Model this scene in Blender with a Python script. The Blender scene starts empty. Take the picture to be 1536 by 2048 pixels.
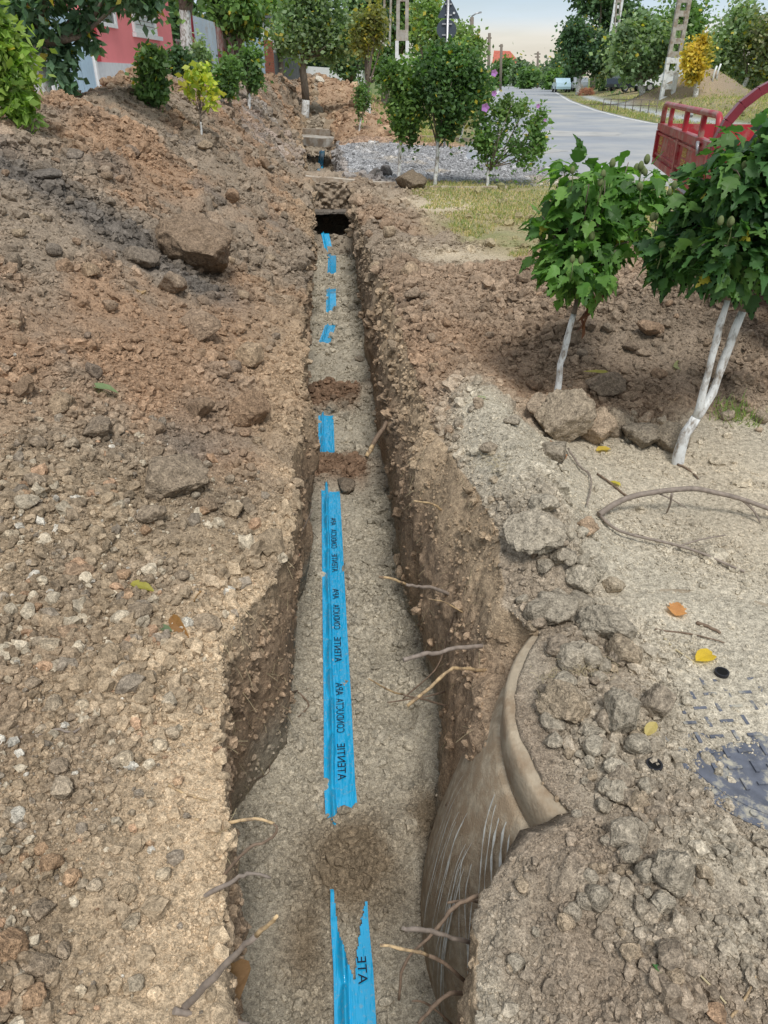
import bpy, math, random
import numpy as np
from mathutils import Vector, Matrix, Euler
from mathutils.bvhtree import BVHTree
random.seed(7); rng = np.random.default_rng(7)
C = bpy.context.scene.collection
R = math.radians
# ------------------------------------------------------------------ camera
FP, PITCH, YAW, CH = 1480.0, R(30.42), R(3.76), 1.5
cam_d = bpy.data.cameras.new('camera'); cam = bpy.data.objects.new('camera', cam_d); C.objects.link(cam)
cam.location = (0, 0, CH); cam.rotation_euler = (math.pi/2-PITCH, 0, -YAW)
cam_d.sensor_fit = 'VERTICAL'; cam_d.sensor_height = 36; cam_d.lens = FP/2048*36
cam_d.clip_start = .05; cam_d.clip_end = 4000
bpy.context.scene.camera = cam
# ------------------------------------------------------------------ world, sun, exposure
SUN_EL, SUN_AZ = R(58), R(172)      # azimuth of the sun's position, clockwise from +Y
w = bpy.data.worlds.new('World'); bpy.context.scene.world = w; w.use_nodes = True
nt = w.node_tree; N = nt.nodes; Lk = nt.links
for n in list(N): N.remove(n)
out = N.new('ShaderNodeOutputWorld'); bg = N.new('ShaderNodeBackground'); bg2 = N.new('ShaderNodeBackground')
sky = N.new('ShaderNodeTexSky'); sky.sky_type = 'NISHITA'; sky.sun_disc = False
sky.sun_elevation = SUN_EL; sky.sun_rotation = SUN_AZ; sky.air_density = 1.3; sky.dust_density = 2.0
bg.inputs['Strength'].default_value = .11; Lk.new(sky.outputs[0], bg.inputs[0])
tc = N.new('ShaderNodeTexCoord'); sep = N.new('ShaderNodeSeparateXYZ'); Lk.new(tc.outputs['Generated'], sep.inputs[0])
mp = N.new('ShaderNodeMapping'); mp.inputs['Scale'].default_value = (1.1, 1.1, 8.0); Lk.new(tc.outputs['Generated'], mp.inputs[0])
nz = N.new('ShaderNodeTexNoise'); nz.inputs['Scale'].default_value = 1.7; nz.inputs['Detail'].default_value = 7; nz.inputs['Roughness'].default_value = .55
Lk.new(mp.outputs[0], nz.inputs['Vector'])
cr = N.new('ShaderNodeValToRGB'); cr.color_ramp.elements[0].position = .30; cr.color_ramp.elements[0].color = (.45, .45, .45, 1)
cr.color_ramp.elements[1].position = .56; cr.color_ramp.elements[1].color = (1, 1, 1, 1); Lk.new(nz.outputs[0], cr.inputs[0])
gr = N.new('ShaderNodeValToRGB')      # cloud colour over elevation: cream near the horizon, pale blue grey above
ge = gr.color_ramp.elements; ge[0].position = 0.0; ge[0].color = (1.0, .89, .74, 1); ge[1].position = .16; ge[1].color = (.60, .74, .86, 1)
e = gr.color_ramp.elements.new(.04); e.color = (.99, .95, .86, 1); e = gr.color_ramp.elements.new(.058); e.color = (.76, .87, .95, 1)
e = gr.color_ramp.elements.new(.085); e.color = (.58, .75, .90, 1); e = gr.color_ramp.elements.new(.6); e.color = (.80, .84, .88, 1)
Lk.new(sep.outputs['Z'], gr.inputs[0]); Lk.new(gr.outputs[0], bg2.inputs[0]); bg2.inputs['Strength'].default_value = .80
mx = N.new('ShaderNodeMixShader'); Lk.new(cr.outputs[0], mx.inputs[0]); Lk.new(bg.outputs[0], mx.inputs[1]); Lk.new(bg2.outputs[0], mx.inputs[2])
Lk.new(mx.outputs[0], out.inputs[0])
sd = bpy.data.lights.new('sun', 'SUN'); sd.energy = 2.3; sd.angle = R(15); sd.color = (1, .975, .93)
so = bpy.data.objects.new('sun', sd); C.objects.link(so)
sv = Vector((math.sin(SUN_AZ)*math.cos(SUN_EL), math.cos(SUN_AZ)*math.cos(SUN_EL), math.sin(SUN_EL)))
so.rotation_euler = sv.to_track_quat('Z', 'Y').to_euler()
vs = bpy.context.scene.view_settings; vs.view_transform = 'Standard'; vs.look = 'None'; vs.exposure = 0.2; vs.gamma = 1; vs.use_curve_mapping = False
bpy.context.scene.cycles.max_bounces = 6; bpy.context.scene.cycles.transparent_max_bounces = 6
# ------------------------------------------------------------------ planning helpers
def ray(px, py):
    a, b = px-768, 1024-py
    fw = math.cos(PITCH)*FP+math.sin(PITCH)*b; zz = -math.sin(PITCH)*FP+math.cos(PITCH)*b
    return Vector((a*math.cos(YAW)+fw*math.sin(YAW), fw*math.cos(YAW)-a*math.sin(YAW), zz)), fw
def at(px, py, z=0.0):
    d, fw = ray(px, py); t = (z-CH)/d.z; return (d.x*t, d.y*t)
def atF(px, py, F):                    # point of the place F metres ahead
    d, fw = ray(px, py); t = F/fw; return Vector((d.x*t, d.y*t, CH+d.z*t))
def cl(Lx, F):                         # lateral/forward metres of the viewer's heading -> world x, y
    return (Lx*math.cos(YAW)+F*math.sin(YAW), F*math.cos(YAW)-Lx*math.sin(YAW))
# ------------------------------------------------------------------ numpy noise
def h3(ix, iy, iz, s):
    h = (ix.astype(np.int64)*374761393+iy.astype(np.int64)*668265263+iz.astype(np.int64)*2147483647+s*1274126177) & 0xffffffff
    h = ((h ^ (h >> 13))*1274126177) & 0xffffffff
    h = ((h ^ (h >> 16))*2246822519) & 0xffffffff
    return ((h ^ (h >> 15)) & 0xffffff)/float(0xffffff)
def vn(P, s=0):
    i = np.floor(P).astype(np.int64); f = P-i; f = f*f*(3-2*f); r = 0
    for a in (0, 1):
        for b in (0, 1):
            for c in (0, 1):
                wgt = (f[:, 0] if a else 1-f[:, 0])*(f[:, 1] if b else 1-f[:, 1])*(f[:, 2] if c else 1-f[:, 2])
                r = r+wgt*h3(i[:, 0]+a, i[:, 1]+b, i[:, 2]+c, s)
    return r*2-1
def fbm(P, o=4, s=0, g=.5):
    r = 0; a = 1; t = 0
    for k in range(o): r = r+a*vn(P*(2.03**k)+k*17.3, s+k); t += a; a *= g
    return r/t
def worley(P, s=0):
    i = np.floor(P).astype(np.int64); best = np.full(len(P), 9.0); bid = np.zeros(len(P))
    for a in (-1, 0, 1):
        for b in (-1, 0, 1):
            for c in (-1, 0, 1):
                x, y, z = i[:, 0]+a, i[:, 1]+b, i[:, 2]+c
                d = (x+h3(x, y, z, s)-P[:, 0])**2+(y+h3(x, y, z, s+1)-P[:, 1])**2+(z+h3(x, y, z, s+2)-P[:, 2])**2
                m = d < best; best = np.where(m, d, best); bid = np.where(m, h3(x, y, z, s+3), bid)
    return np.sqrt(best), bid
def sm(a, b, x): t = np.clip((x-a)/(b-a), 0, 1); return t*t*(3-2*t)
def gs(x, y, cx, cy, sx, sy=None): sy = sy or sx; return np.exp(-((x-cx)/sx)**2-((y-cy)/sy)**2)
def inpoly(x, y, poly):
    r = np.zeros(x.shape, bool); n = len(poly); j = n-1
    for i in range(n):
        xi, yi = poly[i]; xj, yj = poly[j]
        c = ((yi > y) != (yj > y)) & (x < (xj-xi)*(y-yi)/((yj-yi) if abs(yj-yi) > 1e-9 else 1e-9)+xi)
        r ^= c; j = i
    return r
# ------------------------------------------------------------------ materials
def new_mat(name):
    m = bpy.data.materials.new(name); m.use_nodes = True; nt = m.node_tree
    return m, nt, nt.nodes['Principled BSDF']
def mat(name, col, rough=.8, metal=0, var=.15, scale=8, bump=.3, bscale=None, bdist=.01, dirt=None, dscale=3, damt=.5, spec=.3, stretch=None):
    m, nt, b = new_mat(name); N = nt.nodes; K = nt.links
    b.inputs['Roughness'].default_value = rough; b.inputs['Metallic'].default_value = metal; b.inputs['Specular IOR Level'].default_value = spec
    tc = N.new('ShaderNodeTexCoord'); v = tc.outputs['Object']
    if stretch:
        mp = N.new('ShaderNodeMapping'); mp.inputs['Scale'].default_value = stretch; K.new(v, mp.inputs[0]); v = mp.outputs[0]
    n = N.new('ShaderNodeTexNoise'); n.inputs['Scale'].default_value = scale; n.inputs['Detail'].default_value = 6; K.new(v, n.inputs['Vector'])
    r = N.new('ShaderNodeValToRGB'); r.color_ramp.elements[0].position = .3; r.color_ramp.elements[1].position = .7
    r.color_ramp.elements[0].color = tuple(c*(1-var) for c in col)+(1,); r.color_ramp.elements[1].color = tuple(min(1, c*(1+var)) for c in col)+(1,)
    K.new(n.outputs[0], r.inputs[0]); o = r.outputs[0]
    if dirt:
        n2 = N.new('ShaderNodeTexNoise'); n2.inputs['Scale'].default_value = dscale; n2.inputs['Detail'].default_value = 8; n2.inputs['Roughness'].default_value = .65; K.new(v, n2.inputs['Vector'])
        r2 = N.new('ShaderNodeValToRGB'); r2.color_ramp.elements[0].position = .62-.35*damt; r2.color_ramp.elements[1].position = .72-.25*damt
        K.new(n2.outputs[0], r2.inputs[0]); mm = N.new('ShaderNodeMix'); mm.data_type = 'RGBA'
        K.new(r2.outputs[0], mm.inputs[0]); K.new(o, mm.inputs[6]); mm.inputs[7].default_value = tuple(dirt)+(1,); o = mm.outputs[2]
    K.new(o, b.inputs['Base Color'])
    if bump:
        n3 = N.new('ShaderNodeTexNoise'); n3.inputs['Scale'].default_value = bscale or scale*4; n3.inputs['Detail'].default_value = 5; K.new(v, n3.inputs['Vector'])
        bp = N.new('ShaderNodeBump'); bp.inputs['Strength'].default_value = bump; bp.inputs['Distance'].default_value = bdist
        K.new(n3.outputs[0], bp.inputs['Height']); K.new(bp.outputs[0], b.inputs['Normal'])
    return m
def earth_mat(name, src, scales=(55, 190, 520), bump=1.0, dist=.006):
    m, nt, b = new_mat(name); N = nt.nodes; K = nt.links
    b.inputs['Roughness'].default_value = .95; b.inputs['Specular IOR Level'].default_value = .12
    if src == 'object':
        a = N.new('ShaderNodeObjectInfo'); colo = a.outputs['Color']
    else:
        a = N.new('ShaderNodeAttribute'); a.attribute_type = src; a.attribute_name = 'col'; colo = a.outputs['Color']
    g = N.new('ShaderNodeNewGeometry'); v = g.outputs['Position']
    val = None; hts = []
    for k, (s, amp) in enumerate(zip(scales, (.38, .42, .40))):
        n = N.new('ShaderNodeTexNoise'); n.inputs['Scale'].default_value = s; n.inputs['Detail'].default_value = 4; n.inputs['Roughness'].default_value = .6; K.new(v, n.inputs['Vector'])
        mr = N.new('ShaderNodeMapRange'); mr.inputs[1].default_value = .3; mr.inputs[2].default_value = .7; mr.inputs[3].default_value = 1-amp; mr.inputs[4].default_value = 1+amp; mr.clamp = False
        K.new(n.outputs[0], mr.inputs[0]); hts.append(n.outputs[0])
        if val is None: val = mr.outputs[0]
        else:
            mu = N.new('ShaderNodeMath'); mu.operation = 'MULTIPLY'; K.new(val, mu.inputs[0]); K.new(mr.outputs[0], mu.inputs[1]); val = mu.outputs[0]
    vm = N.new('ShaderNodeVectorMath'); vm.operation = 'SCALE'; K.new(colo, vm.inputs[0]); K.new(val, vm.inputs['Scale'])
    K.new(vm.outputs[0], b.inputs['Base Color'])
    h = N.new('ShaderNodeMath'); h.operation = 'MULTIPLY_ADD'; K.new(hts[1], h.inputs[0]); h.inputs[1].default_value = .5; K.new(hts[0], h.inputs[2])
    bp = N.new('ShaderNodeBump'); bp.inputs['Strength'].default_value = bump; bp.inputs['Distance'].default_value = dist
    K.new(h.outputs[0], bp.inputs['Height']); K.new(bp.outputs[0], b.inputs['Normal'])
    return m
def leaf_mat(name, col=None, trans=.38, rough=.5, var=.25, spec=.35):
    m, nt, b = new_mat(name); N = nt.nodes; K = nt.links
    b.inputs['Roughness'].default_value = rough; b.inputs['Specular IOR Level'].default_value = spec
    if col is None:
        a = N.new('ShaderNodeAttribute'); a.attribute_name = 'col'; o = a.outputs['Color']
    else:
        a = N.new('ShaderNodeObjectInfo'); vm = N.new('ShaderNodeVectorMath'); vm.operation = 'SCALE'; o = None
        tc = N.new('ShaderNodeTexCoord'); n = N.new('ShaderNodeTexNoise'); n.inputs['Scale'].default_value = 25; K.new(tc.outputs['Object'], n.inputs['Vector'])
        mr = N.new('ShaderNodeMapRange'); mr.inputs[3].default_value = 1-var; mr.inputs[4].default_value = 1+var; K.new(n.outputs[0], mr.inputs[0])
        K.new(a.outputs['Color'], vm.inputs[0]); K.new(mr.outputs[0], vm.inputs['Scale']); o = vm.outputs[0]
    K.new(o, b.inputs['Base Color'])
    t = N.new('ShaderNodeBsdfTranslucent'); mx = N.new('ShaderNodeMixShader'); mx.inputs[0].default_value = trans
    sc = N.new('ShaderNodeVectorMath'); sc.operation = 'MULTIPLY'; sc.inputs[1].default_value = (1.5, 1.7, .7); K.new(o, sc.inputs[0]); K.new(sc.outputs[0], t.inputs[0])
    outn = N['Material Output']; K.new(b.outputs[0], mx.inputs[1]); K.new(t.outputs[0], mx.inputs[2]); K.new(mx.outputs[0], outn.inputs[0])
    return m
def bark_mat(name, base, white=None, hz=None, crack=.5):
    m = mat(name, base, .9, var=.35, scale=14, bump=.8, bscale=22, bdist=.02, stretch=(3, 3, .6))
    return m
M = {}
M['earth'] = earth_mat('soil', 'GEOMETRY'); M['crumb'] = earth_mat('crumbled_soil', 'INSTANCER', scales=(60, 210, 600), dist=.004)
M['clod'] = earth_mat('clod_soil', 'object', scales=(38, 120, 420), bump=1.0, dist=.02)
M['leafc'] = leaf_mat('foliage'); M['leafo'] = leaf_mat('broad_leaf', col=1)
M['bark'] = bark_mat('bark', (.19, .155, .125)); M['twig'] = mat('twig_bark', (.19, .135, .095), .8, var=.3, scale=60, bump=.4, bdist=.002)
M['root'] = mat('peeled_root', (.50, .36, .20), .7, var=.3, scale=50, bump=.3, bdist=.002, dirt=(.2, .14, .09), dscale=30, damt=.5)
M['greytwig'] = mat('grey_branch', (.25, .205, .17), .7, var=.25, scale=50, bump=.4, bdist=.002)
M['white_trunk'] = mat('lime_wash', (.72, .73, .72), .9, var=.12, scale=18, bump=.6, bscale=40, bdist=.01, dirt=(.26, .22, .18), dscale=26, damt=.42, stretch=(1, 1, .45))
M['concrete'] = mat('concrete', (.40, .38, .34), .9, var=.2, scale=6, bump=.4, bscale=60, bdist=.006, dirt=(.26, .21, .16), dscale=4, damt=.5)
M['ring'] = mat('muddy_concrete', (.42, .345, .25), .95, var=.22, scale=38, bump=1.0, bscale=160, bdist=.004, dirt=(.32, .24, .16), dscale=16, damt=.6)
M['rim'] = mat('slab_concrete', (.42, .345, .25), .9, var=.2, scale=12, bump=.9, bscale=70, bdist=.004, dirt=(.30, .22, .145), dscale=7, damt=.5)
M['chalk'] = mat('scratch_white', (.62, .62, .58), .9, var=.25, scale=80, bump=0)
M['iron'] = mat('cast_iron', (.115, .125, .155), .55, var=.25, scale=30, bump=.3, bdist=.002, dirt=(.42, .39, .31), dscale=22, damt=.35)
M['plastic_black'] = mat('black_plastic', (.02, .02, .024), .4, var=.2, bump=0)
M['asphalt'] = mat('asphalt', (.285, .305, .335), .85, var=.10, scale=.5, bump=.4, bscale=60, bdist=.006, dirt=(.40, .40, .39), dscale=.22, damt=.48)
M['patch'] = mat('asphalt_patch', (.40, .395, .38), .9, var=.15, scale=2, bump=.3, bscale=60)
M['paint'] = mat('road_paint', (.70, .70, .68), .8, var=.15, scale=3, bump=.1, dirt=(.3, .3, .3), dscale=6, damt=.4)
M['red'] = mat('red_paint', (.36, .026, .036), .42, var=.22, scale=5, bump=.12, bscale=14, bdist=.004, spec=.5, dirt=(.36, .20, .16), dscale=7, damt=.42)
M['redlight'] = mat('faded_red_letters', (.60, .16, .14), .5, var=.2, bump=0)
M['gold'] = mat('gold_print', (.52, .38, .10), .5, var=.2, bump=0)
M['maroon'] = mat('maroon_paint', (.20, .02, .035), .35, var=.15, bump=.05, spec=.5)
M['rubber'] = mat('tyre_rubber', (.022, .022, .025), .6, var=.2, bump=.2)
M['steel'] = mat('steel', (.45, .45, .46), .4, metal=.7, var=.1, bump=.05)
M['pink'] = mat('pink_render', (.80, .25, .26), .9, var=.06, scale=2, bump=.25, bscale=60, bdist=.005)
M['pinkdark'] = mat('red_trim', (.50, .05, .06), .8, var=.08, bump=.1)
M['whitew'] = mat('white_frame', (.76, .78, .78), .6, var=.05, bump=.05)
M['shutter'] = mat('roller_shutter', (.55, .60, .60), .6, var=.05, bump=.1)
M['plinth'] = mat('pale_plinth', (.62, .66, .68), .9, var=.08, bump=.3)
M['zinc'] = mat('galvanised_sheet', (.40, .48, .55), .45, metal=.25, var=.12, scale=1.5, bump=.05, dirt=(.36, .33, .30), dscale=3, damt=.3)
M['rust'] = mat('rusty_sheet', (.26, .07, .07), .7, var=.3, scale=2, bump=.1, dirt=(.42, .37, .35), dscale=2.2, damt=.5)
M['bluesheet'] = mat('pale_blue_sheet', (.40, .55, .66), .5, var=.1, scale=2, bump=.05)
M['gatered'] = mat('red_gate_sheet', (.36, .04, .05), .5, var=.12, scale=2, bump=.05)
M['brick'] = mat('brick', (.38, .13, .08), .9, var=.25, scale=5, bump=.3); M['mortar'] = mat('mortar', (.36, .33, .29), .95, var=.1)
M['tile'] = mat('roof_tile', (.45, .13, .09), .85, var=.2, scale=3, bump=.3)
M['graypanel'] = mat('grey_panel', (.11, .12, .13), .6, var=.1, bump=.05)
M['glass'] = mat('window_glass', (.05, .06, .07), .08, var=.1, bump=0, spec=.8)
M['sign'] = mat('sign_back', (.06, .075, .095), .5, var=.1, bump=.02); M['pave'] = mat('pavement', (.52, .47, .46), .9, var=.12, scale=2, bump=.2)
M['green_car'] = mat('dark_car_paint', (.02, .03, .045), .2, var=.1, bump=0, spec=.6); M['white_car'] = mat('white_car_paint', (.7, .72, .74), .25, var=.03, bump=0, spec=.6)
M['blue_car'] = mat('pale_blue_car_paint', (.42, .58, .68), .25, var=.05, bump=0, spec=.6)
M['wood'] = mat('weathered_wood', (.20, .17, .14), .9, var=.3, scale=6, bump=.4, stretch=(1, 6, 6))
M['hole_shade'] = mat('painted_hole_shade', (.004, .004, .004), .9, bump=0)  # near-black paint standing in for the shade inside the sockets
M['pod'] = mat('seed_pod', (.14, .17, .07), .8, var=.3, scale=90, bump=.3, bdist=.002)
M['purple'] = leaf_mat('petal', col=1, trans=.3, rough=.7)
M['print'] = mat('black_print', (.008, .012, .03), .5, var=.1, bump=0)
M['straw'] = mat('dry_straw', (.50, .42, .26), .9, var=.2, bump=0)
# tape: glossy blue film
m, nt_, b_ = new_mat('blue_film'); b_.inputs['Base Color'].default_value = (.014, .38, .70, 1); b_.inputs['Roughness'].default_value = .13; b_.inputs['Specular IOR Level'].default_value = .75
n_ = nt_.nodes.new('ShaderNodeTexNoise'); n_.inputs['Scale'].default_value = 9; tc_ = nt_.nodes.new('ShaderNodeTexCoord'); mp_ = nt_.nodes.new('ShaderNodeMapping'); mp_.inputs['Scale'].default_value = (6, 1.2, 1)
nt_.links.new(tc_.outputs['Object'], mp_.inputs[0]); nt_.links.new(mp_.outputs[0], n_.inputs['Vector'])
bp_ = nt_.nodes.new('ShaderNodeBump'); bp_.inputs['Strength'].default_value = .6; bp_.inputs['Distance'].default_value = .014; nt_.links.new(n_.outputs[0], bp_.inputs['Height']); nt_.links.new(bp_.outputs[0], b_.inputs['Normal'])
n2_ = nt_.nodes.new('ShaderNodeTexNoise'); n2_.inputs['Scale'].default_value = 70; n2_.inputs['Detail'].default_value = 6; nt_.links.new(tc_.outputs['Object'], n2_.inputs['Vector'])
r_ = nt_.nodes.new('ShaderNodeValToRGB'); r_.color_ramp.elements[0].position = .56; r_.color_ramp.elements[1].position = .70; nt_.links.new(n2_.outputs[0], r_.inputs[0])
mx_ = nt_.nodes.new('ShaderNodeMix'); mx_.data_type = 'RGBA'; mx_.inputs[6].default_value = (.014, .38, .70, 1); mx_.inputs[7].default_value = (.22, .36, .40, 1)
ma_ = nt_.nodes.new('ShaderNodeMath'); ma_.operation = 'MULTIPLY'; ma_.inputs[1].default_value = .55; nt_.links.new(r_.outputs[0], ma_.inputs[0]); nt_.links.new(ma_.outputs[0], mx_.inputs[0]); nt_.links.new(mx_.outputs[2], b_.inputs['Base Color'])
M['film'] = m
# ------------------------------------------------------------------ object helpers
def tag(o, label=None, cat=None, group=None, kind=None):
    if label: o['label'] = label
    if cat: o['category'] = cat
    if group: o['group'] = group
    if kind: o['kind'] = kind
    return o
def empty(name, loc, label=None, cat=None, group=None, rz=0):
    o = bpy.data.objects.new(name, None); C.objects.link(o); o.location = loc; o.rotation_euler = (0, 0, rz); o.empty_display_size = .1
    return tag(o, label, cat, group)
def np_mesh(name, V, F, mats, mi=None, cols=None, smooth=False):
    me = bpy.data.meshes.new(name); V = np.asarray(V, np.float32); F = np.asarray(F, np.int32); k = F.shape[1]
    me.vertices.add(len(V)); me.vertices.foreach_set('co', V.ravel()); me.loops.add(F.size); me.loops.foreach_set('vertex_index', F.ravel())
    me.polygons.add(len(F)); me.polygons.foreach_set('loop_start', np.arange(0, F.size, k, dtype=np.int32))
    try: me.polygons.foreach_set('loop_total', np.full(len(F), k, np.int32))
    except Exception: pass
    for m in mats: me.materials.append(m)
    if mi is not None: me.polygons.foreach_set('material_index', np.asarray(mi, np.int32))
    if smooth: me.polygons.foreach_set('use_smooth', np.ones(len(F), bool))
    if cols is not None:
        a = me.color_attributes.new('col', 'FLOAT_COLOR', 'POINT'); c4 = np.ones((len(V), 4), np.float32); c4[:, :3] = cols; a.data.foreach_set('color', c4.ravel())
    me.update(calc_edges=True); me.validate()
    return me
def put(name, me, parent=None, loc=None):
    o = bpy.data.objects.new(name, me); C.objects.link(o)
    if parent: o.parent = parent
    if loc is not None: o.location = loc
    return o
class MB:
    def __init__(s): s.v = []; s.f = []; s.m = []; s.sm = []
    def add(s, vs_, fs_, mi=0, smooth=False):
        o = len(s.v); s.v += [tuple(v) for v in vs_]
        for f in fs_: s.f.append([o+i for i in f]); s.m.append(mi); s.sm.append(smooth)
        return s
    def box(s, c, d, rz=0, mi=0, mtx=None, taper=1):
        x, y, z = d[0]/2, d[1]/2, d[2]/2; vs_ = []
        for k in (-1, 1):
            t = taper if k > 0 else 1
            for a, b in ((-1, -1), (1, -1), (1, 1), (-1, 1)): vs_.append(Vector((a*x*t, b*y*t, k*z)))
        q = mtx if mtx else Matrix.Rotation(rz, 3, 'Z')
        vs_ = [q @ v+Vector(c) for v in vs_]
        return s.add(vs_, [(3, 2, 1, 0), (4, 5, 6, 7), (0, 1, 5, 4), (1, 2, 6, 5), (2, 3, 7, 6), (3, 0, 4, 7)], mi)
    def bar(s, a, b, w_, h_, mi=0):                # box between two points
        a = Vector(a); b = Vector(b); d = b-a; q = d.to_track_quat('Y', 'Z').to_matrix()
        return s.box((a+b)/2, (w_, d.length, h_), mi=mi, mtx=q)
    def tube(s, pts, rad, n=8, mi=0, cap=True, smooth=True):
        pts = [Vector(p) for p in pts]; m = len(pts); rad = rad if hasattr(rad, '__len__') else [rad]*m; vs_ = []; fs_ = []
        up = Vector((0, 0, 1)); d0 = (pts[1]-pts[0]).normalized(); u = d0.cross(up)
        if u.length < .1: u = d0.cross(Vector((1, 0, 0)))
        u.normalize()
        for i in range(m):
            d = (pts[min(i+1, m-1)]-pts[max(i-1, 0)]).normalized(); u = (u-d*u.dot(d)).normalized(); v = d.cross(u)
            for k in range(n):
                a = 2*math.pi*k/n; vs_.append(pts[i]+(u*math.cos(a)+v*math.sin(a))*rad[i])
        for i in range(m-1):
            for k in range(n): fs_.append((i*n+k, i*n+(k+1) % n, (i+1)*n+(k+1) % n, (i+1)*n+k))
        s.add(vs_, fs_, mi, smooth)
        if cap:
            o = len(s.v)-m*n; s.f.append([o+k for k in range(n)][::-1]); s.m.append(mi); s.sm.append(False)
            s.f.append([o+(m-1)*n+k for k in range(n)]); s.m.append(mi); s.sm.append(False)
        return s
    def prism(s, poly, z0, z1, mi=0, mtx=None, off=(0, 0, 0)):
        n = len(poly); vs_ = [Vector((p[0], p[1], z0)) for p in poly]+[Vector((p[0], p[1], z1)) for p in poly]
        if mtx: vs_ = [mtx @ v for v in vs_]
        vs_ = [v+Vector(off) for v in vs_]
        return s.add(vs_, [tuple(range(n))[::-1], tuple(range(n, 2*n))]+[(i, (i+1) % n, n+(i+1) % n, n+i) for i in range(n)], mi)
    def disc(s, c, r, h, n=32, mi=0, r2=None):
        r2 = r2 if r2 is not None else r; c = Vector(c)
        vs_ = [c+Vector((r*math.cos(2*math.pi*k/n), r*math.sin(2*math.pi*k/n), 0)) for k in range(n)]+[c+Vector((r2*math.cos(2*math.pi*k/n), r2*math.sin(2*math.pi*k/n), h)) for k in range(n)]
        return s.add(vs_, [tuple(range(n))[::-1], tuple(range(n, 2*n))]+[(i, (i+1) % n, n+(i+1) % n, n+i) for i in range(n)], mi)
    def mesh(s, name, mats):
        me = bpy.data.meshes.new(name); me.from_pydata([tuple(v) for v in s.v], [], s.f)
        for m in (mats if isinstance(mats, (list, tuple)) else [mats]): me.materials.append(m)
        me.polygons.foreach_set('material_index', s.m); me.polygons.foreach_set('use_smooth', s.sm); me.update(); return me
    def build(s, name, mats, parent=None, loc=None): return put(name, s.mesh(name, mats), parent, loc)
def text_mesh(body, size):
    cu = bpy.data.curves.new('lettering', 'FONT'); cu.body = body; cu.size = size; cu.resolution_u = 3
    o = bpy.data.objects.new('tmp', cu); C.objects.link(o); dg = bpy.context.evaluated_depsgraph_get(); dg.update()
    me = bpy.data.meshes.new_from_object(o.evaluated_get(dg)); bpy.data.objects.remove(o); bpy.data.curves.remove(cu); me.materials.clear(); return me
# ------------------------------------------------------------------ TERRAIN
lerp = lambda Y, tab: np.interp(Y, [t[0] for t in tab], [t[1] for t in tab])
SC = (1.05, 1.35)                          # manhole centre
LL = [(-30, -.25), (.7, -.256), (1.14, -.29), (1.5, -.35), (1.78, -.375), (1.95, -.32), (2.15, -.25), (2.67, -.18), (3.4, -.2), (4.6, -.215), (6.7, -.25), (10, -.30), (12.6, -.33), (15.3, -.56), (21, -.80), (31, -1.05), (36, -.6), (46, -.6)]
LR = [(-30, .23), (.77, .232), (.9, .262), (.97, .33), (1.02, .46), (1.05, .55), (1.1, .524), (1.2, .481), (1.35, .462), (1.5, .481), (1.6, .517), (1.68, .56), (1.76, .62), (1.88, .54), (2.1, .53), (2.63, .50), (3.4, .45), (4.6, .41), (6.7, .36), (10, .335), (12.6, .32), (15.3, .24), (21, .24), (31, .1), (36, -.5), (46, -.5)]
BL = [(-30, -.40), (1.15, -.40), (1.7, -.47), (2.16, -.30), (3.2, -.24), (5.5, -.30), (7.4, -.35), (13, -.41), (16, -.55), (31, -1.0), (36, -.6), (46, -.6)]
BR = [(-30, .19), (.8, .25), (.95, .36), (1.04, .68), (1.45, .60), (1.56, .30), (1.8, .32), (2.0, .375), (2.2, .385), (3.6, .335), (4.6, .31), (7.35, .314), (13.3, .333), (16, .24), (31, .05), (36, -.5), (46, -.5)]
HC = [(-30, .15), (.3, .22), (1, .30), (2, .52), (3, .82), (4.5, 1.14), (6.1, 1.26), (7.2, 1.34), (7.9, 1.54), (8.6, 1.36), (9.6, 1.44), (11, 1.60), (12.7, 1.80), (14.5, 1.62), (17, 1.62), (20, 1.74), (24, 1.66), (30, 1.75), (40, 1.5), (46, 1.3), (60, .8), (90, 0)]
XC = [(-30, -1.9), (3, -2.2), (6, -2.35), (12, -2.5), (16, -2.5), (22, -2.2), (30, -1.9), (46, -2.2), (60, -3)]
def H_far_mound(x, Y): return 1.5*gs(x, Y, -.6, 41, 3.2, 4.0)+.5*gs(x, Y, 1.5, 36, 1.5, 3)+.5*gs(x, Y, -3.2, 31, 1.2, 2.5)
def H_left(x, Y):
    xl = lerp(Y, LL); xc = lerp(Y, XC); hc = lerp(Y, HC)
    d = xl-x; D = xl-xc; t = np.clip(d/D, 0, 2)
    up = hc*(np.clip(t, 0, 1)**1.08); rise = np.where(t < 1, up, hc)
    rise = rise-hc*.10*np.exp(-((t-1)/.22)**2)
    zg = np.where(Y > -99, 1.05*sm(2, 7, Y)+.15*(1-sm(2, 7, Y)), 0)
    zg = zg*(1-sm(60, 120, Y))
    back = sm(1.0, 1.42, t)
    h = rise*(1-back)+zg*back
    h = h+.25*gs(x, Y, -3.0, 24, 1.2, 1.6)
    return np.maximum(h, H_far_mound(x, Y)*sm(30, 33, Y))
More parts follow.
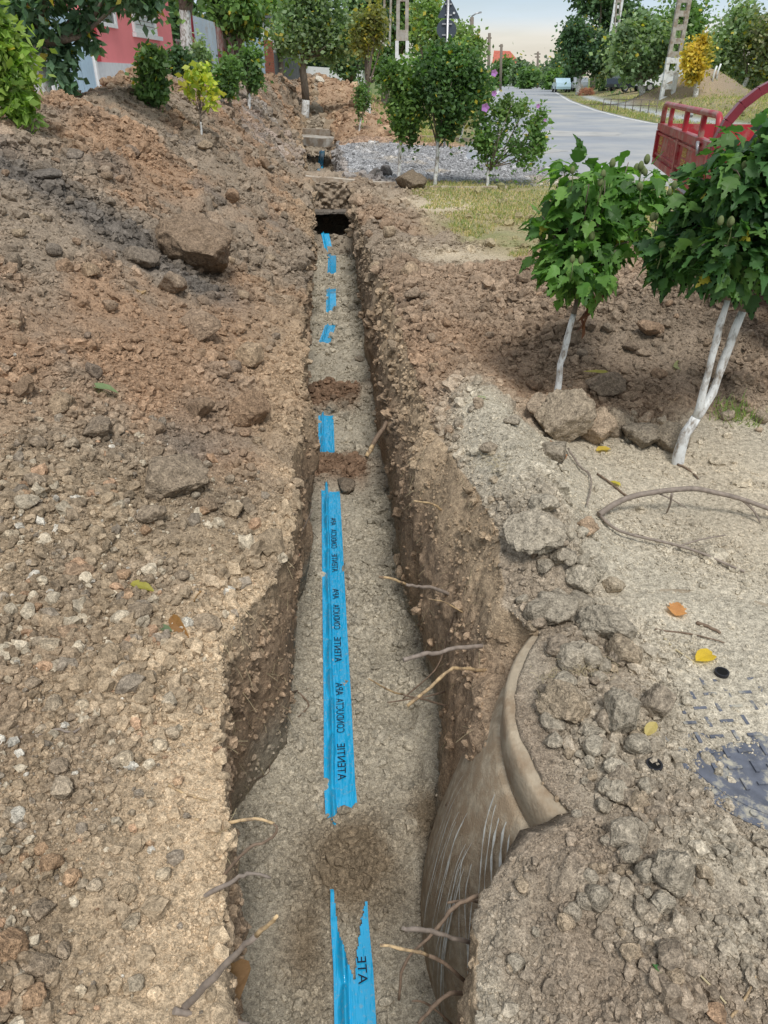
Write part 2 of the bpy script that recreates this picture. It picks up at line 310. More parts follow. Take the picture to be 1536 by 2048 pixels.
def H_right(x, Y):
    xr = lerp(Y, LR); d = x-xr
    h = (.11+.08*(1-sm(3.3, 4.2, Y)))*np.exp(-((d-.16)/.20)**2)*sm(1.85, 2.2, Y)*(1-sm(13.0, 13.4, Y))
    h = h+.09*gs(x, Y, .78, 2.95, .22, .5)+.05*gs(x, Y, .62, 2.3, .2, .4)
    h = h+.46*gs(x, Y, 1.9, 5.1, 1.3, 1.1)+.12*gs(x, Y, 3.2, 4.6, 1.2, 1.0)+.05*gs(x, Y, .9, 4.6, .5, 1.2)
    h = h+.07*gs(x, Y, .62, .75, .35, .26)
    h = h+.06*gs(x, Y, .8, 7.6, .5, .7)+.08*gs(x, Y, .75, 9.5, .45, 1.2)+.06*gs(x, Y, 1.9, 9.5, .6, .8)
    h = h+(.45*gs(x, Y, 1.0, 27, .9, 3.5)+.5*gs(x, Y, .9, 36, 1.2, 5)+.10*gs(x, Y, 1.2, 21, .8, 1.2))*(d > 0)*sm(0, .3, d)
    return np.maximum(h, H_far_mound(x, Y)*sm(30, 33, Y))
ROAD = [at(*p) for p in [(1000, 171.5), (988, 190), (975, 215), (960, 250), (940, 292), (928, 318), (1010, 327), (1100, 337), (1250, 362), (1420, 385), (1900, 450), (2000, 320), (1600, 276), (1420, 259), (1308, 246), (1264, 237), (1199, 221), (1145, 202), (1110, 182), (1090, 172.5)]]
REDGE = [at(*p) for p in [(1600, 276), (1420, 259), (1308, 246), (1264, 237), (1199, 221), (1145, 202), (1110, 182), (1090, 172.5)]]
GRAVEL = [at(*p) for p in [(672, 284), (925, 290), (940, 292), (928, 318), (1010, 327), (1100, 337), (1350, 376), (1010, 372), (700, 352)]]
ex = np.array([p[0] for p in REDGE]); ey = np.array([p[1] for p in REDGE])
def right_of_road(x, Y):
    o = np.argsort(ey); xe = np.interp(Y, ey[o], ex[o]); return x-xe
def H_far(x, Y):
    d = right_of_road(x, Y); h = .55*sm(1.5, 7, d)*sm(20, 30, Y)*(1-sm(90, 140, Y))*(1-sm(60, 200, d))
    for px, py, F, hh, s in ((1308, 186, 52, .55, 1.5), (1385, 186, 50, .95, 1.6), (1440, 190, 50, .8, 1.6), (1350, 186, 51, .3, 1.3)):
        c = atF(px, py, F); h = h+hh*gs(x, Y, c.x, c.y, s, 1.4)
    return h
def Fz(x, Y):
    z = np.full(np.shape(x), -.9)
    z = z+.06*gs(x, Y, .02, 1.62, .17, .17)+.05*gs(x, Y, .17, 1.75, .10, .1)+.02*gs(x, Y, .2, 2.0, .15, .25)
    z = z+.09*np.exp(-((Y-4.62)/.20)**2)+.11*np.exp(-((Y-5.95-.35*x)/.20)**2)
    z = z+.05*np.exp(-((Y-7.1)/.35)**2)+.05*np.exp(-((Y-8.45)/.15)**2)*.6+.05*np.exp(-((Y-9.4)/.2)**2)
    z = z+.25*np.exp(-((Y-12.35)/.22)**2)
    z = z+.55*sm(13.3, 14.0, Y)*(1-sm(14.9, 15.6, Y))  # unseen rise of the floor, added to block light through the tunnel
    z = z+.22*np.exp(-((Y-20)/.8)**2)+.26*np.exp(-((Y-25.3)/.8)**2)+.2*np.exp(-((Y-29.5)/.6)**2)
    z = z+.9*sm(29, 34, Y)
    return z
TP = [(1.0, -.010, .02, 1), (1.25, -.012, .03, 1), (1.40, -.02, .035, 1), (1.50, -.02, .01, .8), (1.56, -.03, -.03, 1), (1.74, -.035, -.03, 1), (1.90, -.042, .016, 1), (1.95, -.045, .02, 1), (2.4, -.048, .02, 1), (3.15, -.058, .02, 1), (4.25, -.07, .018, 1), (4.40, -.075, .0, 1), (4.5, -.08, -.05, 1), (4.78, -.09, -.05, 1), (4.85, -.10, .02, 1), (5.6, -.105, .018, 1), (5.72, -.10, -.04, 1), (6.15, -.10, -.04, 1), (6.22, -.10, .016, .9), (6.36, -.10, .012, .8), (6.42, -.10, -.04, 1), (7.45, -.115, -.04, 1), (7.5, -.13, .012, .9), (8.2, -.06, .015, 1), (8.28, -.06, -.03, 1), (8.75, -.05, -.03, 1), (8.82, -.05, .014, 1), (9.85, -.045, .014, 1), (9.92, -.04, -.03, 1), (10.5, -.04, -.03, 1), (10.6, -.035, .015, 1), (11.9, -.02, .02, 1), (12.05, -.06, -.02, 1), (12.3, -.12, .03, 1), (12.6, -.12, .0, 1), (12.8, -.1, -.06, 1)]
# rows and columns
ys = [-60, -30, -12, -5, -2.5, -1.2, -.5, -.1, .15]; y = .3
while y < 62: ys.append(y); y += .0056*(1+.55*y**1.35)
while y < 1500: ys.append(y); y *= 1.09
ys = np.array(ys); NR = len(ys)
nl, nw, nf, nr = 250, 64, 96, 270
gl = np.linspace(1, 0, nl)**1.15; gr_ = np.linspace(0, 1, nr)**1.15
Wd = 1.5+.62*np.clip(ys, 0, 70)+.3*np.clip(ys-70, 0, 2000)
rows = []; kinds = np.concatenate([np.full(14+nl, 0), np.full(nw, 1), np.full(nf, 2), np.full(nw, 3), np.full(nr+14, 4)])
xl = lerp(ys, LL)[:, None]; xr = lerp(ys, LR)[:, None]; bl = lerp(ys, BL)[:, None]; br = lerp(ys, BR)[:, None]; Y1 = ys[:, None]
wob = fbm(np.stack([ys*2.3, ys*0, ys*0], 1), 5, 5, .65)[:, None]*.045*np.clip(ys/2, .3, 1.5)[:, None]; wob2 = fbm(np.stack([ys*2.3, ys*0+9, ys*0], 1), 5, 8, .65)[:, None]*.045*np.clip(ys/2, .3, 1.5)[:, None]
skirt = (np.linspace(1, 0, 15)[:-1])[None, :]**2.5
xg = np.concatenate([xl-.0-(Wd[:, None]*gl[0]+skirt*1200), xl-Wd[:, None]*gl[None, :]], 1)
xh = np.concatenate([xr+Wd[:, None]*gr_[None, :], xr+Wd[:, None]+skirt[:, ::-1]*1200], 1)
def heights_left(X, Y): return H_left(X, Y)*(1-sm(60, 200, -X))
XX = np.zeros((NR, len(kinds))); ZZ = np.zeros_like(XX); YY = np.repeat(Y1, len(kinds), 1)
openT = (sm(-2.5, -1.2, Y1)*(1-sm(31, 33.5, Y1)))
XX[:, :14+nl] = xg+wob*np.exp(-np.abs(xg-xl)*2); ZZ[:, :14+nl] = heights_left(xg, YY[:, :14+nl])
hl = ZZ[:, 14+nl-1][:, None]; xll = XX[:, 14+nl-1][:, None]
XX[:, -(14+nr):] = xh+wob2*np.exp(-np.abs(xh-xr)*2); ZZ[:, -(14+nr):] = H_right(xh, YY[:, -(14+nr):])
hr = ZZ[:, -(14+nr)][:, None]; xrr = XX[:, -(14+nr)][:, None]
blf = bl+wob*.8; brf = br+wob2*.8
tf = np.linspace(0, 1, nf)[None, :]; xf = blf+(brf-blf)*tf; zf = Fz(xf, Y1+0*xf)
zf = zf+.03*np.exp(-((tf)/.10)**2)+.04*np.exp(-((1-tf)/.10)**2)
zf = zf*openT+hl*(1-openT)*(1-tf)+hr*(1-openT)*tf
XX[:, 14+nl+nw:14+nl+nw+nf] = xf; ZZ[:, 14+nl+nw:14+nl+nw+nf] = zf
tw = ((np.arange(nw)+1)/(nw+1))[None, :]
XX[:, 14+nl:14+nl+nw] = xll+(blf-xll)*tw+.03*np.sin(tw*math.pi); ZZ[:, 14+nl:14+nl+nw] = hl+(zf[:, :1]-hl)*tw**1.1
sx_ = tw**(1.0+1.3*sm(1.85, 2.3, Y1)); wx = brf+(xrr-brf)*sx_-.02*np.sin(tw*math.pi); wz = zf[:, -1:]+(hr-zf[:, -1:])*(1-(1-tw)**1.25)
ledge = sm(1.36, 1.46, Y1)*(1-sm(1.74, 1.88, Y1)); shx = np.interp(Y1, [1.3, 1.45, 1.6, 1.8, 1.9], [.50, .40, .40, .44, .48])
lx = np.where(tw < .62, brf+(shx-brf)*(tw/.62), np.where(tw < .85, shx+(xrr+.03-shx)*((tw-.62)/.23), xrr+.03-.03*((tw-.85)/.15)))
lz = np.where(tw < .62, zf[:, -1:]+(-.17-zf[:, -1:])*(tw/.62), np.where(tw < .85, -.17+.035*((tw-.62)/.23), -.135+(hr+.135)*((tw-.85)/.15)))
XX[:, 14+nl+nw+nf:14+nl+2*nw+nf] = wx*(1-ledge)+lx*ledge; ZZ[:, 14+nl+nw+nf:14+nl+2*nw+nf] = wz*(1-ledge)+lz*ledge
KK = np.repeat(kinds[None, :], NR, 0)
ZZ = ZZ+np.where(KK == 4, H_far(XX, YY), 0)
x, Yv, z, k = XX.ravel(), YY.ravel(), ZZ.ravel(), KK.ravel()
P = np.stack([x, Yv, z], 1)
road_m = inpoly(x, Yv, ROAD); gravel_m = inpoly(x, Yv, GRAVEL) & (k == 4)
o_ = np.argsort(ey)
# distance-ish softening round the road
cx_, cy_ = np.mean([p[0] for p in ROAD[:12]]), np.mean([p[1] for p in ROAD[:12]])
roadW = [(p[0]+(.5 if p[0] > cx_ else -.5), p[1]) for p in ROAD]; road_w = (inpoly(x, Yv, roadW) | road_m) & (k == 4)
# ---- palette and zones
RED, TAN, GREY, DARK = np.array([.325, .21, .132]), np.array([.45, .345, .23]), np.array([.27, .215, .16]), np.array([.155, .135, .115])
SAND, WET, WALL, PALE = np.array([.415, .37, .29]), np.array([.20, .155, .105]), np.array([.34, .245, .165]), np.array([.56, .47, .34])
DRY, GREEN, GRAV = np.array([.36, .31, .17]), np.array([.13, .16, .06]), np.array([.32, .32, .325])
def march(px, py):                         # where a sight line meets the planned left bank
    d, fw = ray(px, py)
    for t in np.linspace(.0003, .02, 1500):
        p = d*t
        if float(H_left(np.array([p.x]), np.array([p.y]))[0]) >= CH+p.z and p.x < float(lerp(p.y, LL)): return (p.x, p.y)
    return at(px, py)
def seg(x, Y, a, b, wd):
    a = np.array(a); b = np.array(b); d = b-a; t = np.clip(((x-a[0])*d[0]+(Y-a[1])*d[1])/(d @ d), 0, 1)
    return np.exp(-(((x-a[0]-t*d[0])**2+(Y-a[1]-t*d[1])**2)/wd**2))
band = [march(*p) for p in [(0, 330), (110, 385), (210, 450), (300, 510), (380, 560)]]
def zones(x, Y, z, k):
    n = len(x); P = np.stack([x, Y, z], 1); n1 = fbm(P*np.array([1.1, .8, 1.1]), 4, 31); n2 = fbm(P*4.5, 3, 41); n3 = fbm(P*.45, 2, 51)
    col = np.zeros((n, 3)); lump = np.ones(n); dens = np.ones(n)
    def mixc(m, c):
        m = np.clip(m, 0, 1)[:, None]; col[:] = col*(1-m)+c*m
    # left bank
    L = k == 0
    col[:] = GREY; mixc(sm(-.25, .35, n1+.4*n2)*.9, RED)
    near = 1-sm(1.9, 3.3, Y+.5*n1); mixc(near*(sm(-.7, .1, n2)*.5+.4), TAN*.76)
    mixc(near*sm(.1, .5, n2)*.4, GREY)
    dl = lerp(Y, LL)-x; mixc(np.exp(-(dl/.13)**2)*sm(-.6, .2, n2)*.85*(Y < 3.5), TAN*1.12)
    mixc(np.exp(-(dl/.35)**2)*sm(-.3, .4, n1)*.6*(Y > 3), TAN*.9)
    cmp_ = L*np.exp(-((dl+.06*n2)/.25)**4)*(1-sm(1.4, 2.3, Y)); mixc(cmp_*.75*sm(-.8, .1, n2), TAN*1.08); dens = dens*(1-.88*cmp_); lump = lump*(1-.5*cmp_)
    m = 0
    for a, b in zip(band[:-1], band[1:]): m = np.maximum(m, seg(x, Y, a, b, .30))
    mixc(np.where(L, m*(.9+.5*n2), 0)*1.25, DARK*.92)
    mixc(np.where(L, sm(.25, .6, fbm(P*1.7, 2, 77))*.55*(Y > 2.5), 0), DARK*1.15)
    g = L & (Y > 13.2) & (Y < 20.5) & (dl < 1.6); mixc(g*.35*sm(-.3, .3, n2), GRAV*1.1)
    pv = L & (x < lerp(Y, XC)-1.25); mixc(pv*.9, np.array([.55, .50, .48])); lump[pv] = .08; dens[pv] = .05
    # walls
    W1 = (k == 1) | (k == 3); zz = np.clip(-z/.9, 0, 1)
    mixc(W1*1.0, WALL); mixc(W1*sm(-.2, .5, n2)*.5, GREY*.9); mixc(W1*(1-sm(.0, .25, zz))*.7, TAN*.85); mixc(W1*sm(.55, .95, zz+.2*n2)*.8, SAND*.78)
    mixc((k == 3)*sm(.3, .8, zz)*(1-sm(.75, .9, zz))*.5, np.array([.33, .21, .12])); mixc((k == 3)*(Y > 6)*.45, GREY*1.05)
    mixc((k == 3)*(Y > 13)*(Y < 22)*.8, GRAV*.9)
    lump[W1] = .62; dens[W1] = .04; up_ = W1 & (z > -.32); lump[up_] = .85; dens[up_] = .16
    # floor
    Fm = k == 2; mixc(Fm*1.0, SAND); mixc(Fm*sm(.0, .5, n2)*.35, SAND*.78)
    wet = np.maximum(gs(x, Y, .0, 1.60, .22, .24), gs(x, Y, .30, 1.75, .12, .2)); wet = np.maximum(wet, gs(x, Y, -.16, 1.35, .10, .28)*.8)
    mixc(Fm*wet*1.25*sm(-.9, .1, n2), WET)
    rdp = np.maximum(np.exp(-((Y-4.62+.15*x)/.20)**2), np.exp(-((Y-5.95-.35*x)/.22)**2))*(1-sm(.12, .22, x)*.8); mixc(Fm*rdp*1.6, np.array([.215, .14, .092]))
    mixc(Fm*(Y > 12)*.7, GREY)
    lump[Fm] = .24; dens[Fm] = .25; dens[Fm & ((wet > .4) | (rdp > .3))] = .9; lump[Fm & (rdp > .3)] = .8
    # right side
    Rm = k == 4; dr = x-lerp(Y, LR)
    mixc(Rm*1.0, GREY*1.08); mixc(Rm*sm(-.3, .4, n1)*.6, RED*1.05)
    s1 = Rm*(1-sm(3.0, 3.35, Y+.3*n2-.15*(x-1)))*sm(.42, .66, x+.12*n2)*sm(.95, 1.10, Y+.1*n2); s1 = s1*(1-.75*np.clip(gs(x, Y, .72, 1.55, .16, .55)+gs(x, Y, .80, .98, .25, .14)+gs(x, Y, .62, 2.05, .13, .35), 0, 1))
    s2 = Rm*gs(x, Y, .66, 2.75, .20, .55)*1.5
    slab = Rm*(((x-SC[0])**2+(Y-SC[1])**2) < .60**2)
    sand = np.clip(np.maximum(s1, s2), 0, 1); mixc(sand, SAND*1.08)
    mixc(sand*sm(.0, .6, n1)*.30, TAN); dens = np.where(Rm, 1-.94*sand, dens); lump = np.where(Rm, 1-.84*sand, lump)
    mixc(Rm*(1-sm(.95, 1.15, Y))*sm(-.4, .3, n2)*.7, SAND*.9); mixc(Rm*(1-sm(1.0, 1.2, Y))*sm(.0, .4, n1)*.6, TAN)
    mnd = Rm*sm(3.2, 3.6, Y)*(1-sm(6.2, 6.8, Y+.3*n1)); mixc(mnd*.8, RED*.5+GREY*.5); mixc(mnd*sm(.0,.5,n1)*.6, RED*1.05); mixc(mnd*gs(x, Y, 1.9, 4.1, .9, .6)*.9, GREY*.82); mixc(mnd*sm(2.2, 3.0, x)*(1-sm(3.9, 4.3, Y))*.7, TAN*.8)
    sp = Rm*(gs(x, Y, 1.25, 7.2, .45, .35)+gs(x, Y, 1.35, 10.6, .55, .8)+gs(x, Y, 3.3, 6.9, 1.0, .5))*1.3; sp = np.clip(sp, 0, 1)
    gm = Rm*sm(6.5, 7.3, Y+.4*n1)*sm(.9, 1.6, x+.5*n1)*(1-sm(13.0, 13.4, Y)); mixc(gm*.9, DRY*.95); mixc(gm*sm(-.1, .4, n2+.5*n1)*.55, GREEN*1.15); mixc(gm*sm(.1, .5, n1)*.4, PALE*.8)
    mixc(sp*.85, PALE*.92); dens = dens*(1-.8*sp)*(1-.85*gm); lump = lump*(1-.7*sp)*(1-.8*gm)
    gv = inpoly(x, Y, GRAVEL) & Rm; mixc(gv*1.0, GRAV); mixc(gv*sm(.15, .45, n1)*.55, PALE*.85); lump[gv] = .10; dens[gv] = 1.4
    gv2 = Rm & (Y > 13.2) & (Y < 22) & (dr < .9); mixc(gv2*.6, GRAV*1.1)
    far = Rm & ((Y > 17) & ~gv) & (dr > 2.2); mixc(far*1.0, DRY*.75); mixc(far*sm(-.4, .3, n1)*.75, GREEN*1.05); dens[far] = .05; lump[far] = .35
    db = Rm & (Y > 20.5) & (dr < 3.2) & (Y < 52); mixc(db*.8, RED*1.15); mixc(db*sm(.0, .5, n2)*.5, TAN)
    rr = right_of_road(x, Y); vg = Rm & (rr > 0) & (Y > 20)
    for px, py, F, hh, s in ((1308, 186, 52, .55, 1.5), (1385, 186, 50, .95, 1.6), (1440, 190, 50, .8, 1.6), (1350, 186, 51, .3, 1.3)):
        c = atF(px, py, F); mixc(vg*gs(x, Y, c.x, c.y, s*1.2, 1.7)*1.6, GREY*.95)
    mixc(vg*np.exp(-((rr-2.1)/.55)**2)*.9*(Y < 75), np.array([.40, .42, .43])); mixc(vg*np.exp(-((rr-6)/1.8)**2)*.6, TAN*.8)
    mixc((Rm & (Y > 95))*.9, GREEN*1.1); mixc((L & (Y > 60))*.9, GREEN)
    shade = 1+.16*n2+.10*n3
    return np.clip(col*shade[:, None], 0, .9), lump, dens, slab, sand
col, lump, dens, slab, sand = zones(x, Yv, z, k)
lump[road_w] = 0; dens[road_w] = 0; dens *= np.where(k == 4, 1-.93*gs(x, Yv, 1.02, 1.09, .19, .12), 1); dens[slab & (np.hypot(x-SC[0], Yv-SC[1]) > .53)] = 0; dens[Yv < .2] = 0
col = np.where(road_m[:, None], np.array([.2, .2, .2]), col)
# ---- displacement along the normals
G = P.reshape(NR, -1, 3); du = np.gradient(G, axis=1); dv = np.gradient(G, axis=0); Nn = np.cross(du, dv).reshape(-1, 3); Nn /= (np.linalg.norm(Nn, axis=1)[:, None]+1e-9)
act = (Yv > .1) & (Yv < 70) & (np.abs(x) < 60) & (lump > 0)
Pa = P[act]; la = lump[act]; ka = k[act]; slab_a = slab[act] > 0; Ya = Pa[:, 1]
d = .045*fbm(Pa*2.2, 3, 3)*np.clip(la, .15, 1)
gate = sm(-.15, .35, fbm(Pa*1.3, 2, 91))
wv = ka != 9
Pw = Pa.copy(); vert = (ka == 1) | (ka == 3); Pw[vert, 2] *= .35
for sc, amp, pr in ((4.2, .060, .62), (10., .030, .5), (24., .0135, .45), (58., .0055, .35)):
    f1, idd = worley(Pw*sc+fbm(Pw*sc*1.3, 2, 7)[:, None]*.35, int(sc*7))
    bmp = np.clip(1-(f1/.62)**2, 0, 1)**.6*np.where(idd > pr, (idd-pr)/(1-pr)*.7+.3, 0)
    far_ = np.clip(Ya/2.2, .75, 1.6) if sc < 20 else 1
    d += amp*bmp*la*(gate*.8+.35)*far_
d += .05*fbm(Pa*np.array([2.2,1.0,2.2])+5, 4, 23)*(ka == 0)*sm(1.5, 3, Ya); d += .008*fbm(Pa*22, 4, 13)*np.clip(la*1.4, .25, 1)+.0035*fbm(Pa*75, 2, 19)
# left bank rills and fresh-cut wall streaks
d += np.where(vert, .014*fbm(Pa*np.array([3, 7, 1.2]), 4, 61), 0)
flo = ka == 2; q = Pa[flo]; fp = np.zeros(len(q))
for fx, fy, s_, dp in ((.22, 2.35, .07, .022), (.2, 2.72, .06, .02), (.14, 3.2, .06, .02), (.22, 3.6, .05, .018), (-.13, 2.9, .05, .014), (.22, 2.03, .06, .025), (.1, 3.9, .05, .02), (.2, 4.2, .06, .02), (.15, 5.2, .07, .018), (-.18, 2.1, .05, .02), (.12, 7.0, .07, .02), (-.1, 8.9, .08, .02)):
    e_ = ((q[:, 0]-fx)/s_)**2+((q[:, 1]-fy)/(s_*1.7))**2; fp -= 1.5*dp*np.exp(-e_**1.5); fp += dp*.7*np.exp(-((np.sqrt(e_)-1.35)/.3)**2)
d[flo] += fp
lim = np.where(slab_a, .10, 1.0); d = np.where(slab_a, .006*fbm(Pa*14, 3, 71)+.003*fbm(Pa*60, 2, 72)+.020+.03*gs(Pa[:, 0], Ya, .74, 1.35, .13, .40)+.02*gs(Pa[:, 0], Ya, .85, 1.0, .2, .1), d)
rimz = ((ka == 3) & (Ya > .97) & (Ya < 1.86) & (Pa[:, 2] > -.2)); d = np.where(rimz, 0, d); rr2 = np.hypot(Pa[:, 0]-SC[0], Ya-SC[1]); d = np.where(slab_a & (rr2 > .52), d*np.clip((.605-rr2)/.085, .0, 1)+.004, d)
# soft, thin sand over the cast iron cover
cvr = slab_a & (((Pa[:, 0]-1.10)**2+(Ya-1.30)**2) < .325**2); d = np.where(cvr, .030+.004*fbm(Pa*9, 3, 73)+.004*fbm(Pa*45, 2, 74)-.022*gs(Pa[:, 0], Ya, 1.0, 1.10, .24, .17), d); rc = np.hypot(Pa[:, 0]-1.10, Ya-1.30); d = np.where((ka == 4) & (rc > .317) & (Ya < 1.12) & (Ya > .93) & (Pa[:, 0] > .84), np.minimum(d*.3, .006)+.003, d)
tz = np.interp(Yv, [t[0] for t in TP], [t[2] for t in TP]); tx_ = np.interp(Yv, [t[0] for t in TP], [t[1] for t in TP])
ux = (x-tx_)/.122; under = (k == 2) & (tz > .006) & (np.abs(ux) < .56) & (Yv < 12.8) & ~((Yv > 1.22) & (Yv < 1.86) & (np.abs(ux) < .32))
dens[under] = 0; ua = under[act]; d = np.where(ua, np.minimum(d, .006), d)
V = P.copy(); V[act] += Nn[act]*d[:, None]
V[road_w, 2] = -.01
bridge = (k == 4) & (Yv < 1)
idx = np.arange(NR*len(kinds)).reshape(NR, -1)
Fq = np.stack([idx[:-1, :-1], idx[:-1, 1:], idx[1:, 1:], idx[1:, :-1]], -1).reshape(-1, 4)
terr = put('ground', np_mesh('ground', V, Fq, [M['earth']], cols=col, smooth=True)); tag(terr, kind='structure')
bvh = BVHTree.FromPolygons([tuple(v) for v in V.tolist()], Fq.tolist())
LASTC = [None]
def hit(px, py):
    dd, fw = ray(px, py); r = bvh.ray_cast(Vector((0, 0, CH)), dd.normalized()); LASTC[0] = col[Fq[r[2]][0]] if r[0] else GREY
    return (r[0], r[1] if r[1].z > -1 else -r[1]) if r[0] else (Vector((*at(px, py), 0)), Vector((0, 0, 1)))
def down(x_, y_, z0=6):
    r = bvh.ray_cast(Vector((x_, y_, z0)), Vector((0, 0, -1))); return r[0].z if r[0] else 0
def pix(q): # size of one photograph pixel in metres at a point
    dd = q-Vector((0, 0, CH)); ax = cam.rotation_euler.to_matrix() @ Vector((0, 0, -1)); return dd.dot(ax)/FP
# ------------------------------------------------------------------ crumbs: instanced broken soil, one object per kind of place
def crumb_object(name, sel_w, count, rlo, tail, colf=None, seed=1, sq=.75, embed=.25, growth=.30, rmax=5):
    r = np.random.default_rng(seed); sel_w = sel_w*PATCH; cells = np.nonzero(sel_w > 0)[0]; pw = sel_w[cells]/sel_w[cells].sum()
    c = r.choice(cells, count, p=pw); ncol = len(kinds); c = c[(c % ncol < ncol-1) & (c < (NR-1)*ncol)]
    u, v = r.random(len(c)), r.random(len(c)); a = V[c]*((1-u)*(1-v))[:, None]+V[c+1]*(u*(1-v))[:, None]+V[c+ncol]*((1-u)*v)[:, None]+V[c+ncol+1]*(u*v)[:, None]
    s = rlo*np.minimum(r.random(len(c))**(-tail), rmax)*(.75+growth*np.clip(a[:, 1], 0, 60))
    s = s*np.exp(.75*fbm(a*3.1, 3, 401)+.35*fbm(a*11, 2, 402)); a = a+Nn[c]*(s*embed)[:, None]
    me = bpy.data.meshes.new(name); me.vertices.add(len(a)); me.vertices.foreach_set('co', a.astype(np.float32).ravel())
    cc = col[c] if colf is None else colf(r, len(c), col[c]); cc = cc*(.75+.5*r.random((len(c), 1)))
    c4 = np.ones((len(c), 4), np.float32); c4[:, :3] = np.clip(cc, 0, .9); at_ = me.attributes.new('col', 'FLOAT_COLOR', 'POINT'); at_.data.foreach_set('color', c4.ravel())
    sv_ = np.stack([s*(.75+.5*r.random(len(c))), s*(.75+.5*r.random(len(c))), s*(sq-.15+.3*r.random(len(c)))], 1).astype(np.float32)
    at_ = me.attributes.new('siz', 'FLOAT_VECTOR', 'POINT'); at_.data.foreach_set('vector', sv_.ravel())
    rv = (r.random((len(c), 3))*np.array([.9, .9, 6.28])).astype(np.float32); at_ = me.attributes.new('rot', 'FLOAT_VECTOR', 'POINT'); at_.data.foreach_set('vector', rv.ravel())
    at_ = me.attributes.new('pick', 'INT', 'POINT'); at_.data.foreach_set('value', r.integers(0, 6, len(c)).astype(np.int32))
    o = put(name, me); md = o.modifiers.new('scatter', 'NODES'); md.node_group = crumb_group(); return o
_cg = []
def crumb_group():
    if _cg: return _cg[0]
    g = bpy.data.node_groups.new('crumbs', 'GeometryNodeTree'); g.interface.new_socket('Geometry', in_out='INPUT', socket_type='NodeSocketGeometry'); g.interface.new_socket('Geometry', in_out='OUTPUT', socket_type='NodeSocketGeometry')
    n = g.nodes; K = g.links; gi = n.new('NodeGroupInput'); go = n.new('NodeGroupOutput'); iop = n.new('GeometryNodeInstanceOnPoints'); join = n.new('GeometryNodeJoinGeometry')
    def attr(nm, ty): a = n.new('GeometryNodeInputNamedAttribute'); a.data_type = ty; a.inputs['Name'].default_value = nm; return [o for o in a.outputs if o.enabled and o.name == 'Attribute'][0]
    for i in range(6):
        ic = n.new('GeometryNodeMeshIcoSphere'); ic.inputs['Radius'].default_value = 1; ic.inputs['Subdivisions'].default_value = 2
        pos = n.new('GeometryNodeInputPosition'); add = n.new('ShaderNodeVectorMath'); add.operation = 'ADD'; add.inputs[1].default_value = (i*7.3, i*3.1, 2.7*i); K.new(pos.outputs[0], add.inputs[0])
        tx = n.new('ShaderNodeTexNoise'); tx.inputs['Scale'].default_value = 1.1+.12*i; tx.inputs['Detail'].default_value = 3; K.new(add.outputs[0], tx.inputs['Vector'])
        mr = n.new('ShaderNodeMapRange'); mr.inputs[1].default_value = .3; mr.inputs[2].default_value = .7; mr.inputs[3].default_value = .45; mr.inputs[4].default_value = 1.35; K.new(tx.outputs[0], mr.inputs[0])
        sc_ = n.new('ShaderNodeVectorMath'); sc_.operation = 'SCALE'; K.new(pos.outputs[0], sc_.inputs[0]); K.new(mr.outputs[0], sc_.inputs['Scale'])
        sp = n.new('GeometryNodeSetPosition'); K.new(ic.outputs['Mesh'], sp.inputs[0]); K.new(sc_.outputs[0], sp.inputs['Position'])
        sm_ = n.new('GeometryNodeSetMaterial'); sm_.inputs['Material'].default_value = M['crumb']; K.new(sp.outputs[0], sm_.inputs[0])
        gt = n.new('GeometryNodeGeometryToInstance'); K.new(sm_.outputs[0], gt.inputs[0]); K.new(gt.outputs[0], join.inputs[0])
    K.new(gi.outputs[0], iop.inputs['Points']); K.new(join.outputs[0], iop.inputs['Instance']); iop.inputs['Pick Instance'].default_value = True
    K.new(attr('pick', 'INT'), iop.inputs['Instance Index']); K.new(attr('siz', 'FLOAT_VECTOR'), iop.inputs['Scale'])
    er = n.new('FunctionNodeEulerToRotation'); K.new(attr('rot', 'FLOAT_VECTOR'), er.inputs[0]); K.new(er.outputs[0], iop.inputs['Rotation'])
    K.new(iop.outputs[0], go.inputs[0]); _cg.append(g); return g
PATCH = .22+1.2*sm(-.35, .35, fbm(P*2.3, 3, 405))
vis = (Yv > .45) & (Yv < 48) & (np.abs(x) < 2+.62*Yv)
wl = np.where(vis & (k == 0), dens, 0.); wr = np.where(vis & (k == 4) & ~gravel_m, dens, 0.); wt = np.where(vis & ((k == 1) | (k == 2) | (k == 3)), dens, 0.)
wgr = np.where(vis & gravel_m, 1., 0.)
nearL = wl*(1-sm(2.2, 3.3, Yv))*(1-.75*np.exp(-((lerp(Yv, LL)-x)/.16)**2))
def pebble(r, n, c):
    u = r.random((n, 1)); g_ = c.mean(1, keepdims=True); c = c*.9
    c = np.where(u > .965, np.array([.50, .46, .39]), c); c = np.where((u > .84) & (u < .88), np.array([.38, .25, .16]), c); c = np.where((u > .70) & (u < .78), np.array([.26, .215, .165]), c); c = np.where((u > .55) & (u < .68), np.array([.46, .39, .29]), c); return c
SH = 1.0
tag(crumb_object('soil_crumbs', wl, int(230000*SH), .0021, .46, seed=2, growth=.25, rmax=9), kind='stuff')
tag(crumb_object('gravelly_soil', nearL, int(38000*SH), .0028, .52, colf=pebble, rmax=7, seed=3, sq=.8, embed=.45), kind='stuff')
tag(crumb_object('fine_soil', np.where(vis & ((k == 0) | ((k == 4) & (sand < .3))) & (Yv < 3.2), 1., 0.)/PATCH, int(90000*SH), .0013, .30, seed=12, rmax=4), kind='stuff')
tag(crumb_object('soil_crumbs', wr*(1-.5*(Yv > 7)), int(150000*SH), .0021, .46, seed=4, growth=.25, rmax=9), kind='stuff')
tag(crumb_object('soil_crumbs', wt, int(26000*SH), .0034, .36, seed=5), kind='stuff')
